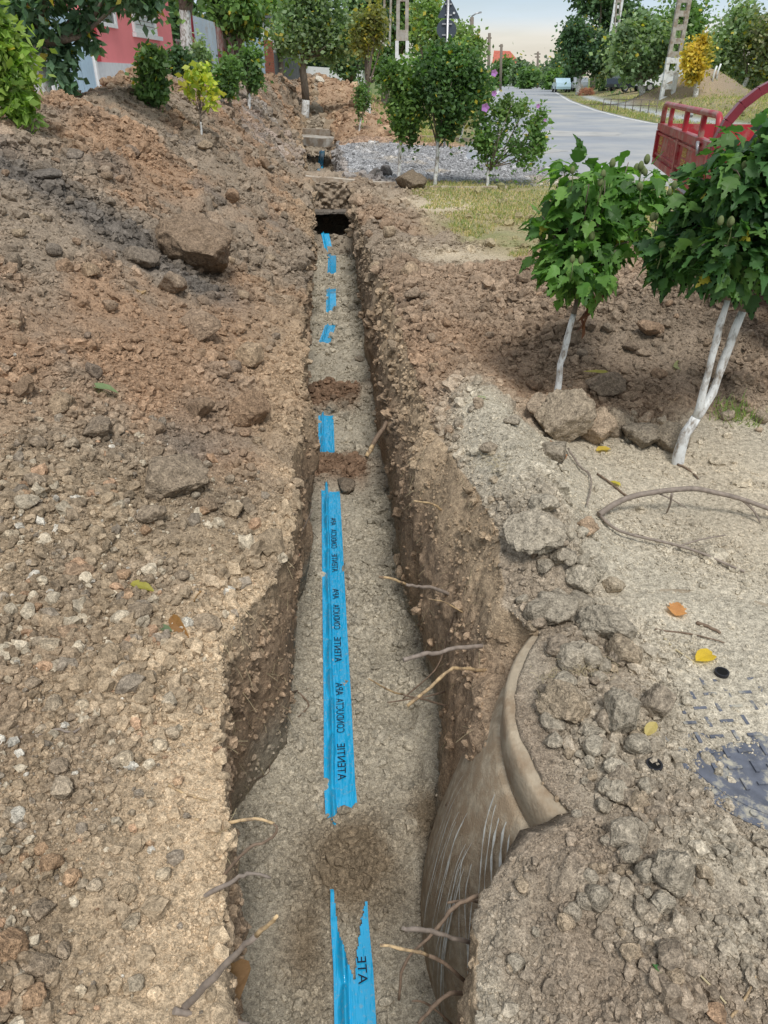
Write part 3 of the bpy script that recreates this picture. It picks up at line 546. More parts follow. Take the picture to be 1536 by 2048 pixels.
tag(crumb_object('sand_grains', np.where(vis & ((k == 2) | ((k == 4) & (sand > .5))) & (Yv < 5), 1., 0.), int(60000*SH), .0016, .3, seed=9, embed=.2), kind='stuff')
tag(crumb_object('gravel', wgr, int(60000*SH), .0023, .24, colf=lambda r, n, c: c*(.55+.95*r.random((n, 1))), seed=6, growth=.22), kind='stuff')
# ------------------------------------------------------------------ road, kerbs, pavement
def flat(name, poly, zt, m, kind='structure', thick=None, parent=None):
    mb = MB()
    if thick: mb.prism(poly, zt-thick, zt)
    else: mb.add([(p[0], p[1], zt) for p in poly], [tuple(range(len(poly)))])
    o = mb.build(name, m, parent); 
    if kind and not parent: tag(o, kind=kind)
    return o
flat('road', ROAD[::-1], .004, M['asphalt'])
n_ = 0
def strip(pts, w_, z_):
    mb = MB(); p = [Vector((a, b, 0)) for a, b in pts]
    for a, b in zip(p[:-1], p[1:]):
        d_ = (b-a).normalized(); s_ = Vector((-d_.y, d_.x, 0))*w_/2; mb.add([a-s_+Vector((0, 0, z_)), b-s_+Vector((0, 0, z_)), b+s_+Vector((0, 0, z_)), a+s_+Vector((0, 0, z_))], [(3, 2, 1, 0)])
    return mb
rpt = random.Random(4)
for i in range(5):
    px_, py_ = [(1040, 300), (1085, 232), (1010, 250), (1150, 268), (1050, 205)][i]; cxp, cyp = at(px_, py_); rr0 = [1.1, 1.3, .9, 1.6, 1.6][i]; pl = [(cxp+rr0*(1+.3*rpt.uniform(-1, 1))*math.cos(t), cyp+rr0*.9*(1+.3*rpt.uniform(-1, 1))*math.sin(t)) for t in np.linspace(0, 6.28, 15)[:-1]]
    flat('road_patch', pl, .008, M['patch'])
inner = [(p[0]-.25, p[1]) for p in REDGE]; tag(strip(inner, .16, .009).build('road_edge_line', M['paint']), kind='structure')
tag(strip([at(1003, 174), at(992, 190)], .25, .009).build('road_edge_line', M['paint']), kind='structure')
def curb(name, label, pts, w_, h_, m, zt=.04, group=None):
    root = empty(name, (pts[0][0], pts[0][1], 0), label, 'kerb', group); mb = MB()
    for i, (a, b) in enumerate(zip(pts[:-1], pts[1:])):
        q = MB(); q.bar(Vector((a[0], a[1], zt-h_/2))-root.location, Vector((b[0], b[1], zt-h_/2))-root.location, w_, h_); q.build('kerb_stone', m, root)
def divide(a, b, n, gap=.006):
    a = np.array(a); b = np.array(b); out_ = []
    for i in range(n):
        s_ = a+(b-a)*(i/n); e_ = a+(b-a)*((i+1)/n-gap/np.linalg.norm(b-a)); out_.append((s_, e_))
    return out_
def curb_line(label, a, b, n, w_=.10, h_=.22, zt=.05, zs=(0, 0)):
    root = empty('concrete_kerb', (a[0], a[1], 0), label, 'kerb'); 
    for i, (s_, e_) in enumerate(divide(a, b, n)):
        j = random.uniform(-.012, .012); q = MB(); q.bar(Vector((s_[0], s_[1], zt-h_/2+j))-root.location, Vector((e_[0], e_[1], zt-h_/2+random.uniform(-.01, .01)))-root.location, w_, h_); q.build('kerb_stone', M['kerbm'], root)
M['kerbm'] = mat('kerb_concrete', (.50, .44, .36), .9, var=.2, scale=7, bump=.4, bdist=.005, dirt=(.33, .25, .18), dscale=5, damt=.5)
curb_line('pale concrete kerb crossing over the trench at the near edge of the grey gravel drive', at(520, 345, .09), at(782, 366, .09), 4, w_=.13, zt=.10)
curb_line('short kerb run between the leaning clod and the grass, right of the white trunks', at(838, 371, .03), at(1015, 373, .03), 3, zt=.03)
curb_line('long thin pale kerb along the far edge of the gravel drive', at(585, 254, .08), at(960, 281, .03), 8, w_=.15, zt=.07)
# culvert and bridges over the far trench
def lumpy(name, c, d, amp, m, col3, seg_=(40, 26, 10), seed=0, kind='structure', rz=0, label=None, cat=None, group=None):
    nx, ny, nz = seg_; vs_ = []; fs_ = []; key = {}
    def vid(i, j, k_):
        if (i, j, k_) not in key: key[(i, j, k_)] = len(vs_); vs_.append(((i/nx-.5)*d[0], (j/ny-.5)*d[1], (k_/nz-.5)*d[2]))
        return key[(i, j, k_)]
    for i in range(nx):
        for j in range(ny): fs_.append([vid(i, j, nz), vid(i+1, j, nz), vid(i+1, j+1, nz), vid(i, j+1, nz)]); fs_.append([vid(i, j+1, 0), vid(i+1, j+1, 0), vid(i+1, j, 0), vid(i, j, 0)])
    for i in range(nx):
        for k_ in range(nz): fs_.append([vid(i, 0, k_), vid(i+1, 0, k_), vid(i+1, 0, k_+1), vid(i, 0, k_+1)]); fs_.append([vid(i+1, ny, k_), vid(i, ny, k_), vid(i, ny, k_+1), vid(i+1, ny, k_+1)])
    for j in range(ny):
        for k_ in range(nz): fs_.append([vid(0, j+1, k_), vid(0, j, k_), vid(0, j, k_+1), vid(0, j+1, k_+1)]); fs_.append([vid(nx, j, k_), vid(nx, j+1, k_), vid(nx, j+1, k_+1), vid(nx, j, k_+1)])
    a = np.array(vs_); cc = np.array(c); w_ = a+cc; rr = a/(np.linalg.norm(a, axis=1)[:, None]+1e-6)
    a = a+rr*(amp*fbm(w_*5, 4, seed+3)+amp*.5*fbm(w_*20, 3, seed+9))[:, None]
    cA = np.array(col3)*(1+.3*fbm(w_*6, 3, seed+5))[:, None]
    o = put(name, np_mesh(name, a, np.array(fs_), [m], cols=np.clip(cA, 0, .9)), None, c); o.rotation_euler[2] = rz
    if kind: tag(o, kind=kind)
    return tag(o, label, cat, group)
lumpy('earth_bridge', (-.02, 13.70, -.17), (1.1, 1.9, .42), .17, M['earth'], GREY*1.15, (70, 80, 30), 3)
o = lumpy('stone_slab', (0.0, 12.66, -.35), (.64, .26, .05), .045, M['earth'], np.array([.19, .165, .14]), (44, 20, 5), 5, kind=None, label='dark stone slab roofing the mouth of the tunnel under the earth bridge', cat='stone slab')
a_, b_ = at(562, 258, .08), at(672, 262, .08)
for (lab, p0, p1, zt, th, dep) in (('weathered concrete beam bridging the trench just beyond the gravel drive', (566, 268), (668, 276), -.02, .22, .8), ('farther pale concrete beam across the trench, beyond the first beam', (598, 231), (662, 236), -.05, .25, .7)):
    a = Vector((*at(*p0, zt), zt-th/2)); b = Vector((*at(*p1, zt), zt-th/2)); rt = empty('concrete_beam', a, lab, 'beam')
    q = MB(); q.bar(Vector((0, 0, 0)), b-a, dep, th); q.build('beam_body', M['concrete'], rt)
# pavement strip by the red gate
pv = [cl(-3.5, 4), cl(-3.5, 21), cl(-5.2, 21), cl(-5.2, 4)]
flat('pavement', pv, 1.10, M['pave'], thick=.12)
# ------------------------------------------------------------------ manhole
root = empty('manhole', (SC[0], SC[1], 0), 'round concrete manhole chamber with sand-covered slab and iron cover, half exposed in the trench side', 'manhole')
n = 96; prof = [(.0, 0.0), (.622, 0.0), (.632, -.012), (.634, -.112), (.626, -.122), (.0, -.122)]; n = 160
def lathe(prof, n, name, m, parent, jit=0, loc=(0, 0, 0), smooth=True):
    vs_ = []; fs_ = []
    for r_, z_ in prof:
        for i in range(n):
            a = 2*math.pi*i/n; vs_.append((r_*math.cos(a), r_*math.sin(a), z_))
    for j in range(len(prof)-1):
        for i in range(n): fs_.append((j*n+i, (j+1)*n+i, (j+1)*n+(i+1) % n, j*n+(i+1) % n))
    V_ = np.array(vs_)
    if jit:
        nn_ = V_.copy(); nn_[:, 2] = 0; ln = np.linalg.norm(nn_, axis=1)[:, None]+1e-6; V_ += nn_/ln*(jit*fbm(V_*6, 3, 5))[:, None]
    o = put(name, np_mesh(name, V_, np.array(fs_), [m], smooth=smooth), parent, loc); return o
lathe(prof, n, 'slab', M['rim'], root, .003, smooth=False)
lathe([(.60, -.121), (.645, -.124), (.655, -.135), (.70, -.26), (.75, -.40), (.785, -.545), (.82, -.70), (.835, -.80), (.845, -1.1)], n, 'chamber_wall', M['ring'], root, .004, smooth=False)
# white scratches running down the chamber wall
def wall_r(z_): return float(np.interp(-z_, [.12, .135, .26, .40, .545, .70, .80, 1.1], [.645, .655, .70, .75, .785, .82, .835, .845]))
def scratch(a0, z0, a1, z1, w_=.0035, nseg=16):
    q = MB(); vs_ = []
    for i in range(nseg+1):
        t = i/nseg; a = R(a0+(a1-a0)*t**1.3)+.004*math.sin(9*t+a0); zz_ = z0+(z1-z0)*t; rr_ = wall_r(zz_)+.009; ww = w_*(.25+.75*math.sin(math.pi*min(1, t+.08)))*(1+.5*math.sin(23*t+a0*3))
        da = ww/rr_; vs_ += [(rr_*math.cos(a-da), rr_*math.sin(a-da), zz_), (rr_*math.cos(a+da), rr_*math.sin(a+da), zz_)]
    q.add(vs_, [(2*i, 2*i+1, 2*i+3, 2*i+2) for i in range(nseg)]); return q
for j in range(22):
    a0 = 208+random.uniform(-8, 4)-j*1.6; scratch(a0, -.30-random.uniform(0, .12), a0+8+random.uniform(-3, 5), -.55-random.uniform(0, .35), random.uniform(.0012, .0040)).build('scratch_mark', M['chalk'], root)
for j in range(9):
    a0 = 184+j*2.6; scratch(a0, -.15-.01*(j % 3), a0+13-j, -.40+.02*j, random.uniform(.002, .0055)).build('scratch_mark', M['chalk'], root)
# cover with raised marks
cv = (1.10-SC[0], 1.30-SC[1]); q = MB(); q.disc((cv[0], cv[1], .0), .315, .022, 48); q.disc((cv[0], cv[1], .022), .27, .002, 48); cover = q.build('cover', M['iron'], root)
marks = MB()
rr_ = random.Random(5)
for i in range(-5, 6):
    for j in range(-5, 6):
        cx, cy = i*.05, j*.05
        if cx*cx+cy*cy > .235**2: continue
        if (i+j) % 2: q = MB().box((cv[0]+cx, cv[1]+cy, .026), (.036, .009, .007), rz=0)
        else: q = MB().box((cv[0]+cx, cv[1]+cy, .026), (.009, .034, .007), rz=0)
        q.build('raised_bar', M['iron'], cover)
for kk in range(20):
    a = kk*2*math.pi/20; MB().disc((cv[0]+.285*math.cos(a), cv[1]+.285*math.sin(a), .022), .009, .006, 12).build('raised_stud', M['iron'], cover)
for px, py in ((1308, 1532), (1443, 1347)):
    _h = hit(px, py)[0]; hx, hy, hz = _h.x, _h.y, down(_h.x, _h.y)+.002; g = MB(); nn = 20; ro, ri = .020, .0155
    vs_ = []
    for rad, zz_ in ((ro, -.02), (ro, hz+.006), (ri, hz+.006), (ri, -.02), (0.0005, -.02)):
        vs_ += [(hx-SC[0]+rad*math.cos(2*math.pi*i/nn), hy-SC[1]+rad*math.sin(2*math.pi*i/nn), zz_) for i in range(nn)]
    g.add(vs_, [(r_*nn+i, r_*nn+(i+1) % nn, (r_+1)*nn+(i+1) % nn, (r_+1)*nn+i) for r_ in range(4) for i in range(nn)]); g.build('lifting_socket', M['plastic_black'], root)
    MB().disc((hx-SC[0], hy-SC[1], hz+.005), ri*1.0, .0006, 20).build('socket_shade_disc', M['hole_shade'], root) if 'hole_shade' in M else None  # flat black disc: the depth shade of the hole put into colour
# ------------------------------------------------------------------ warning tape
nY = 1100; tY = 1.0+(12.8-1.0)*(np.linspace(0, 1, nY)**1.6); nc = 30
def tape_mesh(tYs, wid, TPt, fold=1.0, sd_=0):
    X = np.interp(tYs, [t[0] for t in TPt], [t[1] for t in TPt]); Zo = np.interp(tYs, [t[0] for t in TPt], [t[2] for t in TPt])
    u = np.linspace(-.5, .5, nc); U, YY_ = np.meshgrid(u, tYs); XX_ = X[:, None]+U*wid; base = Fz(XX_*0+X[:, None], YY_)
    ph = YY_*2*math.pi/.24; env = np.abs(np.sin(ph/2+.8*np.sin(YY_*5)))**.6
    # ridge left of the middle: a string of long lens-shaped puckers
    c1 = -.21+.02*np.sin(YY_*9); puck = np.exp(-((U-c1)/(.05+.05*env))**2)*(.005+.026*env); crease = -.015*np.exp(-((U-c1-.10)/.022)**2)*env
    wr_ = .004*fbm(np.stack([U.ravel()*9, YY_.ravel()*16, U.ravel()*0], 1), 3, 21+sd_).reshape(U.shape)*np.exp(-((U+.02)/.18)**2)
    Z = base+Zo[:, None]+fold*(puck+crease+wr_)+.006*U*np.sin(YY_*4)+.004*np.abs(U)**2*4
    ncn = .05*gs(XX_, YY_, .02, 1.62, .3, .3)*0
    vv = np.stack([XX_, YY_, Z+ncn], -1).reshape(-1, 3); ii = np.arange(len(tYs)*nc).reshape(len(tYs), nc)
    ff = np.stack([ii[:-1, :-1], ii[:-1, 1:], ii[1:, 1:], ii[1:, :-1]], -1).reshape(-1, 4); return vv, ff
tv, tf_ = tape_mesh(tY, .122, TP)
# the near end is torn into a V: drop the middle of the strip from 1.28 m on
Uc = (tv[:, 0]-np.interp(tv[:, 1], [t[0] for t in TP], [t[1] for t in TP]))/.122
fc = tv[tf_].mean(1); uc = Uc[tf_].mean(1)
torn = (fc[:, 1] > 1.22) & (fc[:, 1] < 1.72) & (uc > np.interp(fc[:, 1], [1.22, 1.35, 1.53, 1.7], [.02, -.30, -.42, -.5])) & (uc < np.interp(fc[:, 1], [1.22, 1.30, 1.44, 1.5], [.02, .12, .40, .5])+.02*np.sin(fc[:, 1]*200))
torn |= (fc[:, 1] > 1.46) & (fc[:, 1] < 1.74) & (uc > -.4)
tape = empty('warning_tape', (0, 0, 0), 'blue plastic warning tape running along the sandy trench floor, partly buried', 'tape')
put('tape_strip', np_mesh('tape_strip', tv, tf_[~torn], [M['film']], smooth=True), tape)
def tape_text(body, y0, y1, xoff=-.004, cap=.035):
    me = text_mesh(body, 1.0); n_ = len(me.vertices); a = np.zeros(n_*3, np.float32); me.vertices.foreach_get('co', a); a = a.reshape(-1, 3)
    sx = (y1-y0)/(a[:, 0].max()-a[:, 0].min()); ty = y0+(a[:, 0]-a[:, 0].min())*sx; gy = a[:, 1]/.73*cap
    xc = np.interp(ty, [t[0] for t in TP], [t[1] for t in TP]); xx_ = xc+xoff+gy-.002
    U = (xx_-xc)/.122; zz_ = np.array([0.]*n_); zz_ = Fz(xc, ty)+np.interp(ty, [t[0] for t in TP], [t[2] for t in TP])+.006*U*np.sin(ty*4)+.016*U*U+.0045
    b = np.stack([xx_, ty, zz_], 1).astype(np.float32); me.vertices.foreach_set('co', b.ravel()); me.materials.append(M['print']); me.update(); put('lettering', me, tape)
tape_text('ATENTIE', 1.975, 2.16); tape_text('CONDUCTA', 2.22, 2.42); tape_text('APA', 2.44, 2.52)
tape_text('ATENTIE', 2.66, 2.84); tape_text('CONDUCTA', 2.90, 3.10); tape_text('APA', 3.15, 3.24)
tape_text('ATENTIE', 3.40, 3.58); tape_text('CONDUCTA', 3.64, 3.85); tape_text('APA', 3.90, 3.99)
tape_text('ATE', 1.21, 1.29, .016, .030)
far_tp = [(22.5, -.30, .02, 1), (24.8, -.30, .03, 1), (26.6, -.18, .03, 1), (28.4, -.2, .03, 1), (31.5, -.36, .03, 1)]
tv2, tf2 = tape_mesh(np.linspace(22.5, 28.5, 60), .16, [(22.5, -.34, .04, 1), (24.4, -.30, .05, 1), (25.5, -.24, .2, 1), (28.5, -.24, .04, 1)], 1, 5); put('tape_strip', np_mesh('tape_strip', tv2, tf2, [M['film']], smooth=True), tape)
#@@PART2
# ------------------------------------------------------------------ clods
import bmesh
def ico(sub):
    bm = bmesh.new(); bmesh.ops.create_icosphere(bm, subdivisions=sub, radius=1); V_ = np.array([v.co[:] for v in bm.verts]); F_ = np.array([[v.index for v in f.verts] for f in bm.faces]); bm.free(); return V_, F_
ICO = {s: ico(s) for s in (2, 3, 4, 5)}
def clod_mesh(sub, seed, rough=1.0, facets=4):
    V_, F_ = ICO[sub]; r = np.random.default_rng(seed); d_ = 1+.28*rough*fbm(V_*1.1+seed, 2, seed)+.14*rough*fbm(V_*3+seed, 3, seed+1)
    Q = V_*d_[:, None]
    for _ in range(int(facets*1.8)):                      # broken faces
        n_ = r.normal(size=3); n_ /= np.linalg.norm(n_); h_ = r.uniform(.50, .80); t = Q @ n_; Q = Q-np.maximum(t-h_, 0)[:, None]*n_*.9
    f1, idd = worley(Q*3.2+seed, seed+5); Q = Q*(1+.10*rough*np.clip(1-f1*1.5, 0, 1)*(idd > .3)+.05*rough*fbm(Q*9, 3, seed+7))[:, None]
    Q = Q*(1+rough*(.07*fbm(Q*6+3, 2, seed+21)+.05*np.abs(fbm(Q*11, 2, seed+23))))[:, None]
    if sub >= 4: Q = Q*(1+rough*(.045*fbm(Q*17, 2, seed+9)+.02*fbm(Q*38, 1, seed+10)))[:, None]
    return np_mesh('clod', Q, F_, [M['clod']], smooth=False)
VAR3 = [clod_mesh(3, 100+i) for i in range(10)]; VAR4 = [clod_mesh(4, 200+i, 1.1, 5) for i in range(8)]; STN = [clod_mesh(3, 300+i, .45, 2) for i in range(4)]
COLS = dict(g=GREY*1.1, t=TAN*1.0, r=RED*1.15, d=DARK*1.15, o=np.array([.46, .27, .15]), w=np.array([.58, .53, .44]), s=SAND*1.0, p=PALE, b=np.array([.27, .19, .125]), k=np.array([.17, .125, .09]), q=np.array([.43, .36, .27]))
def place_clod(px, py, wp, hp, c, me, name='clod', label=None, cat='clod', group=None, sink=.30):
    p, nn = hit(px, py+hp*.32); s_ = pix(p); rx_ = wp/2*s_; rz_ = hp/2*s_*1.02
    o = put(name, me); o.location = p+Vector((0, 0, rz_*(1-sink*1.4))); o.rotation_euler = (random.uniform(-.35, .35), random.uniform(-.35, .35), random.uniform(0, 6.28)); m = (rx_+rz_)/2
    o.scale = (rx_*random.uniform(.95, 1.05), (rx_*.6+m*.4)*random.uniform(.9, 1.1), rz_*1.05)
    if abs(wp-hp) > .3*max(wp, hp): o.rotation_euler = (random.uniform(-.15, .15), random.uniform(-.15, .15), random.uniform(-.3, .3))
    j = random.uniform(.9, 1.12); cc = (COLS[c]*.5+LASTC[0]*.5)*j if c != 'w' else COLS[c]; o.color = (*cc, 1); tag(o, label, cat, group); return o
BIG = [
(402, 497, 175, 125, 'b', 'huge brown block of soil jutting out of the left spoil heap, largest of all'),
(350, 952, 135, 92, 'g', 'flat-faced grey soil block low on the left bank, above the pebbly ground'),
(497, 817, 80, 76, 'r', 'rounded reddish clod on the brink of the trench, left side'),
(398, 647, 82, 62, 'g', 'grey brown clod with a black gap beneath it, below the huge block'),
(398, 815, 66, 55, 'b', 'rounded clod just left of the reddish one on the brink'),
(287, 513, 66, 44, 'g', 'small grey clod touching the left side of the huge block'),
(151, 309, 42, 30, 'd', 'dark grey lump high on the left heap'),
(258, 300, 44, 24, 'd', 'dark flat lump with a hollow beneath, high on the left heap'),
(97, 350, 70, 34, 'd', 'elongated charcoal lump at the start of the dark streak on the left heap'),
(198, 853, 66, 48, 'g', 'fan-shaped grey clod in the middle of the left slope'),
(125, 806, 60, 44, 't', 'tan clod half sunk in the left slope'),
(500, 706, 66, 50, 't', 'broad tan clod by the trench brink above the reddish round one'),
(348, 566, 72, 52, 'g', 'pale-topped grey clod directly beneath the huge block'),
(385, 458, 60, 34, 'g', 'grey clod resting on top of the huge block'),
(352, 248, 28, 20, 'k', 'small black-brown clod below the yellow sapling'),
(411, 289, 28, 20, 't', 'yellowish round clod at the foot of the yellow sapling'),
(71, 958, 44, 40, 'g', 'pale grey stone-like clod near the left picture edge'),
(303, 1026, 60, 50, 'g', 'pointed grey clod below the flat-faced block'),
(416, 1009, 36, 38, 'b', 'upright brown clod right of the pointed grey one'),
(470, 1015, 46, 40, 't', 'knobbly tan clod at the lip of the left bank'),
(161, 1138, 60, 34, 'r', 'oblong reddish tan clod among small pebbles'),
(97, 1290, 46, 44, 'p', 'cream coloured angular stone on the pebbly ground'),
(133, 1264, 56, 34, 'r', 'reddish brown flat clod touching the cream stone'),
(416, 1240, 52, 44, 'g', 'smooth grey brown clod next to the curled brown leaf'),
(283, 1218, 60, 38, 'g', 'dull grey clod left of the curled brown leaf'),
(254, 1191, 34, 32, 'o', 'bright orange clod beneath the yellow leaf'),
(372, 1246, 32, 26, 'w', 'white pebble leaning on the curled brown leaf'),
(218, 1298, 44, 34, 't', 'sandy yellow clod below the curled leaf'),
(345, 1465, 36, 24, 'q', 'smooth oval whitish pebble near the left lip'),
(85, 1459, 26, 26, 'q', 'round grey pebble beside the twig pile'),
(166, 1410, 30, 30, 'p', 'pale egg-shaped pebble above the twig pile'),
(244, 1377, 26, 18, 'q', 'small finger-shaped grey pebble'),
(123, 1527, 44, 44, 'g', 'upper one of two stacked grey stones'),
(127, 1572, 50, 50, 'q', 'lower and larger one of two stacked grey stones'),
(36, 1627, 34, 26, 'w', 'bright white pebble by the left picture edge'),
(252, 1516, 36, 36, 'p', 'knobbly cream stone on fine gravel'),
(105, 1719, 50, 54, 'o', 'big tan orange stone with a pale tip'),
(147, 1751, 36, 34, 'o', 'orange triangular stone right below the tan orange one'),
(30, 1880, 66, 80, 'o', 'largest orange tan rock at the lower left edge'),
(83, 1922, 70, 44, 'g', 'flat dark grey rock beside the largest orange rock'),
(69, 1984, 56, 56, 'o', 'orange and white rock near the bottom left corner'),
(266, 1840, 44, 34, 'p', 'pale wedge-shaped stone lying on bare soil'),
(258, 1782, 34, 40, 't', 'tan rounded stone set in bare soil'),
(89, 1812, 52, 38, 'g', 'brown grey clod above the largest orange rock'),
(1128, 838, 122, 100, 'b', 'big square sandy-topped clod at the foot of the leaning shrub'),
(1184, 848, 68, 92, 'r', 'rusty orange clod wedged beside the big square clod'),
(1224, 843, 54, 66, 'b', 'upright brown clod, third in the row under the shrub'),
(1077, 806, 66, 56, 'g', 'grey clod behind the big square clod, left of the shrub stem'),
(1102, 898, 66, 50, 'g', 'rounded clod in front of the big square clod'),
(1282, 866, 88, 60, 'k', 'wide dark clod between the shrub row and the forked trunk'),
(1338, 872, 60, 66, 'k', 'dark clod leaning against the base of the forked trunk'),
(1208, 768, 82, 46, 'g', 'grey slab of soil on the mound behind the shrub'),
(1300, 655, 70, 36, 'r', 'reddish flat clod on top of the mound'),
(1430, 740, 50, 34, 'b', 'brown clod at the right end of the mound'),
(822, 360, 62, 44, 'k', 'large dark tilted lump between two white tree trunks by the gravel drive'),
(772, 343, 34, 30, 'k', 'dark lump at the gravel edge left of the first white trunk'),
(748, 347, 28, 24, 'd', 'smaller dark lump at the left end of the gravel edge'),
(1066, 1092, 36, 52, 'b', 'upright tooth-shaped clod on the ridge'),
(1062, 1050, 132, 66, 's', 'long sand-dusted clod across the ridge top'),
(1176, 1052, 46, 48, 'o', 'orange clod near the butt of the grey branch'),
(1084, 1004, 66, 50, 's', 'sandy clod on the ridge above the long one'),
(1116, 1110, 50, 40, 's', 'sandy clod beside the tooth-shaped one'),
(1160, 1150, 56, 60, 's', 'steep-sided sandy clod in the ridge'),
(1192, 1132, 46, 62, 's', 'narrow slanting clod to the right of the steep-sided one'),
(1226, 1165, 44, 38, 't', 'small tan clod at the right flank of the ridge'),
(1106, 1210, 92, 74, 's', 'broad layered clod on the ridge with dark gaps around it'),
(1216, 1242, 112, 80, 's', 'widest sand-covered clod of the ridge'),
(1147, 1304, 78, 60, 's', 'rounded clod just above the manhole rim'),
(1242, 1294, 78, 76, 't', 'tan clod with vertical grooves near the manhole rim'),
(1132, 1398, 112, 96, 't', 'big clod with dry grass roots on the manhole slab'),
(1240, 1412, 98, 104, 's', 'large angular clod on the slab right of the rooty one'),
(1310, 1396, 66, 88, 'g', 'clod on the slab next to the yellowish leaf'),
(1243, 1655, 72, 76, 's', 'pitted round clod standing at the slab edge'),
(1232, 1576, 50, 52, 's', 'clod with flat top in the middle of the slab'),
(1230, 1530, 44, 38, 's', 'smaller clod behind the flat-topped one on the slab'),
(1275, 1604, 52, 44, 't', 'curved tan clod in the heap by the iron cover'),
(1290, 1572, 36, 30, 's', 'small rounded clod left of the iron cover'),
(1342, 1746, 84, 92, 's', 'large lump of packed soil below the iron cover, biggest at the lower right'),
(1340, 1897, 66, 54, 'g', 'grey rounded clod low at the right'),
(1265, 1896, 52, 36, 't', 'tan clod left of the grey rounded one'),
(1322, 1796, 56, 40, 's', 'flat clod leaning against the large packed lump'),
(1430, 2018, 44, 36, 'o', 'orange clod in the bottom right corner'),
(1203, 1732, 24, 26, 't', 'little smooth tan stone near the slab edge'),
(1408, 1742, 36, 32, 't', 'tan clod right of the large packed lump'),
(1252, 1708, 44, 30, 'g', 'dark clod in the hollow behind the slab edge'),
(1182, 1462, 46, 38, 's', 'clod in front of the rooty one on the slab'),
(692, 966, 46, 34, 'k', 'dark brown lump on the red soil across the tape'),
(720, 716, 20, 14, 'k', 'single small dark lump on the sandy trench floor'),
(640, 160, 22, 16, 'w', 'pale block of rubble on the distant heap'),
]
for i, (px, py, wp, hp, c, lab) in enumerate(BIG):
    nm = 'stone' if ('pebble' in lab or 'stone' in lab or 'rock' in lab) and 'clod' not in lab else 'clod'
    me = clod_mesh(5, 500+i, 1.0, 6) if wp*hp > 7000 else (STN[i % 4] if nm == 'stone' and wp < 40 else VAR4[i % 8])
    place_clod(px, py, wp, hp, c, me, nm, lab, 'stone' if nm == 'stone' else 'clod')
LMK = [((b_[0], b_[1]), b_[5].split(',')[0]) for b_ in BIG if b_[5] in (
 'huge brown block of soil jutting out of the left spoil heap, largest of all', 'flat-faced grey soil block low on the left bank, above the pebbly ground', 'fan-shaped grey clod in the middle of the left slope')]
LMK = [((402, 497), 'the huge brown block'), ((350, 952), 'the flat-faced grey block'), ((497, 817), 'the rounded reddish clod on the brink'), ((198, 853), 'the fan-shaped clod'), ((125, 806), 'the half-sunk tan clod'),
 ((151, 309), 'the dark grey lump high up'), ((97, 350), 'the elongated charcoal lump'), ((283, 573), 'the curled dry tan leaf'), ((200, 778), 'the narrow green leaf'), ((350, 1240), 'the curled brown leaf'), ((97, 1290), 'the cream angular stone'),
 ((36, 1627), 'the bright white pebble'), ((127, 1560), 'the two stacked stones'), ((105, 1719), 'the tan orange stone'), ((30, 1880), 'the largest orange rock'), ((69, 1984), 'the orange and white rock'), ((266, 1840), 'the pale wedge-shaped stone'), ((100, 1465), 'the twig pile'), ((71, 958), 'the pale clod near the left edge'), ((161, 1138), 'the oblong reddish clod'), ((303, 1026), 'the pointed grey clod'), ((345, 1465), 'the smooth oval pebble'), ((252, 1516), 'the knobbly cream stone'),
 ((1128, 838), 'the big square clod'), ((1113, 700), 'the thin white stem'), ((1357, 900), 'the forked trunk'), ((1208, 768), 'the grey slab of soil'), ((1066, 1092), 'the tooth-shaped clod'), ((1216, 1242), 'the widest sandy clod'), ((1132, 1398), 'the clod with dry roots'), ((1240, 1412), 'the large angular clod on the slab'), ((1308, 1532), 'the black lifting socket'), ((1243, 1655), 'the pitted clod at the slab edge'), ((1342, 1746), 'the large packed lump'), ((1470, 1670), 'the iron cover'), ((1340, 1897), 'the grey rounded clod low right'), ((1430, 2018), 'the corner orange clod'), ((1325, 1952), 'the tiny green leaf'), ((1100, 1210), 'the broad layered clod'),
 ((1430, 740), 'the brown clod ending the mound'), ((662, 440), 'the tunnel mouth'), ((822, 360), 'the dark tilted lump by the gravel'), ((690, 955), 'the red soil across the tape'), ((1197, 1032), 'the butt of the grey branch'), ((1000, 1790), 'the manhole wall'), ((900, 560), 'the pale sandy patch')]
CW = dict(g='grey', t='tan', r='reddish', d='dark grey', o='orange brown', w='white', s='sandy', p='cream', b='brown', k='dark brown', q='light grey')
used_lab = {}
def near_label(px, py, wp, lo, hi, c, name):
    (qx, qy), ph = min(LMK, key=lambda m_: (m_[0][0]-px)**2+(m_[0][1]-py)**2); dx, dy = px-qx, py-qy; dist = math.hypot(dx, dy)
    v = 'below' if dy > 0 else 'above'; h_ = 'right of' if dx > 0 else 'left of'
    rel_ = v if abs(dy) > 2.2*abs(dx) else (h_ if abs(dx) > 2.2*abs(dy) else v+' and '+h_)
    dw = 'just' if dist < 45 else ('close' if dist < 85 else ('' if dist < 140 else 'well')); sz = 'tiny' if wp < lo*1.15 else ('small' if wp < lo*1.5 else 'fair-sized')
    ph = ph.replace('the rounded reddish clod on the brink', 'the reddish brink clod').replace('the large angular clod on the slab', 'the large angular slab clod').replace('the pitted clod at the slab edge', 'the pitted slab-edge clod').replace('the dark tilted lump by the gravel', 'the dark gravel-side lump').replace('the pale clod near the left edge', 'the pale left-edge clod'); rel_ = ('to the ' if rel_ in ('left of', 'right of') and not dw else '')+rel_
    return ' '.join(f"{sz} {CW[c]} {'pebble' if name == 'stone' else 'clod'} {dw} {rel_} {ph}".split())
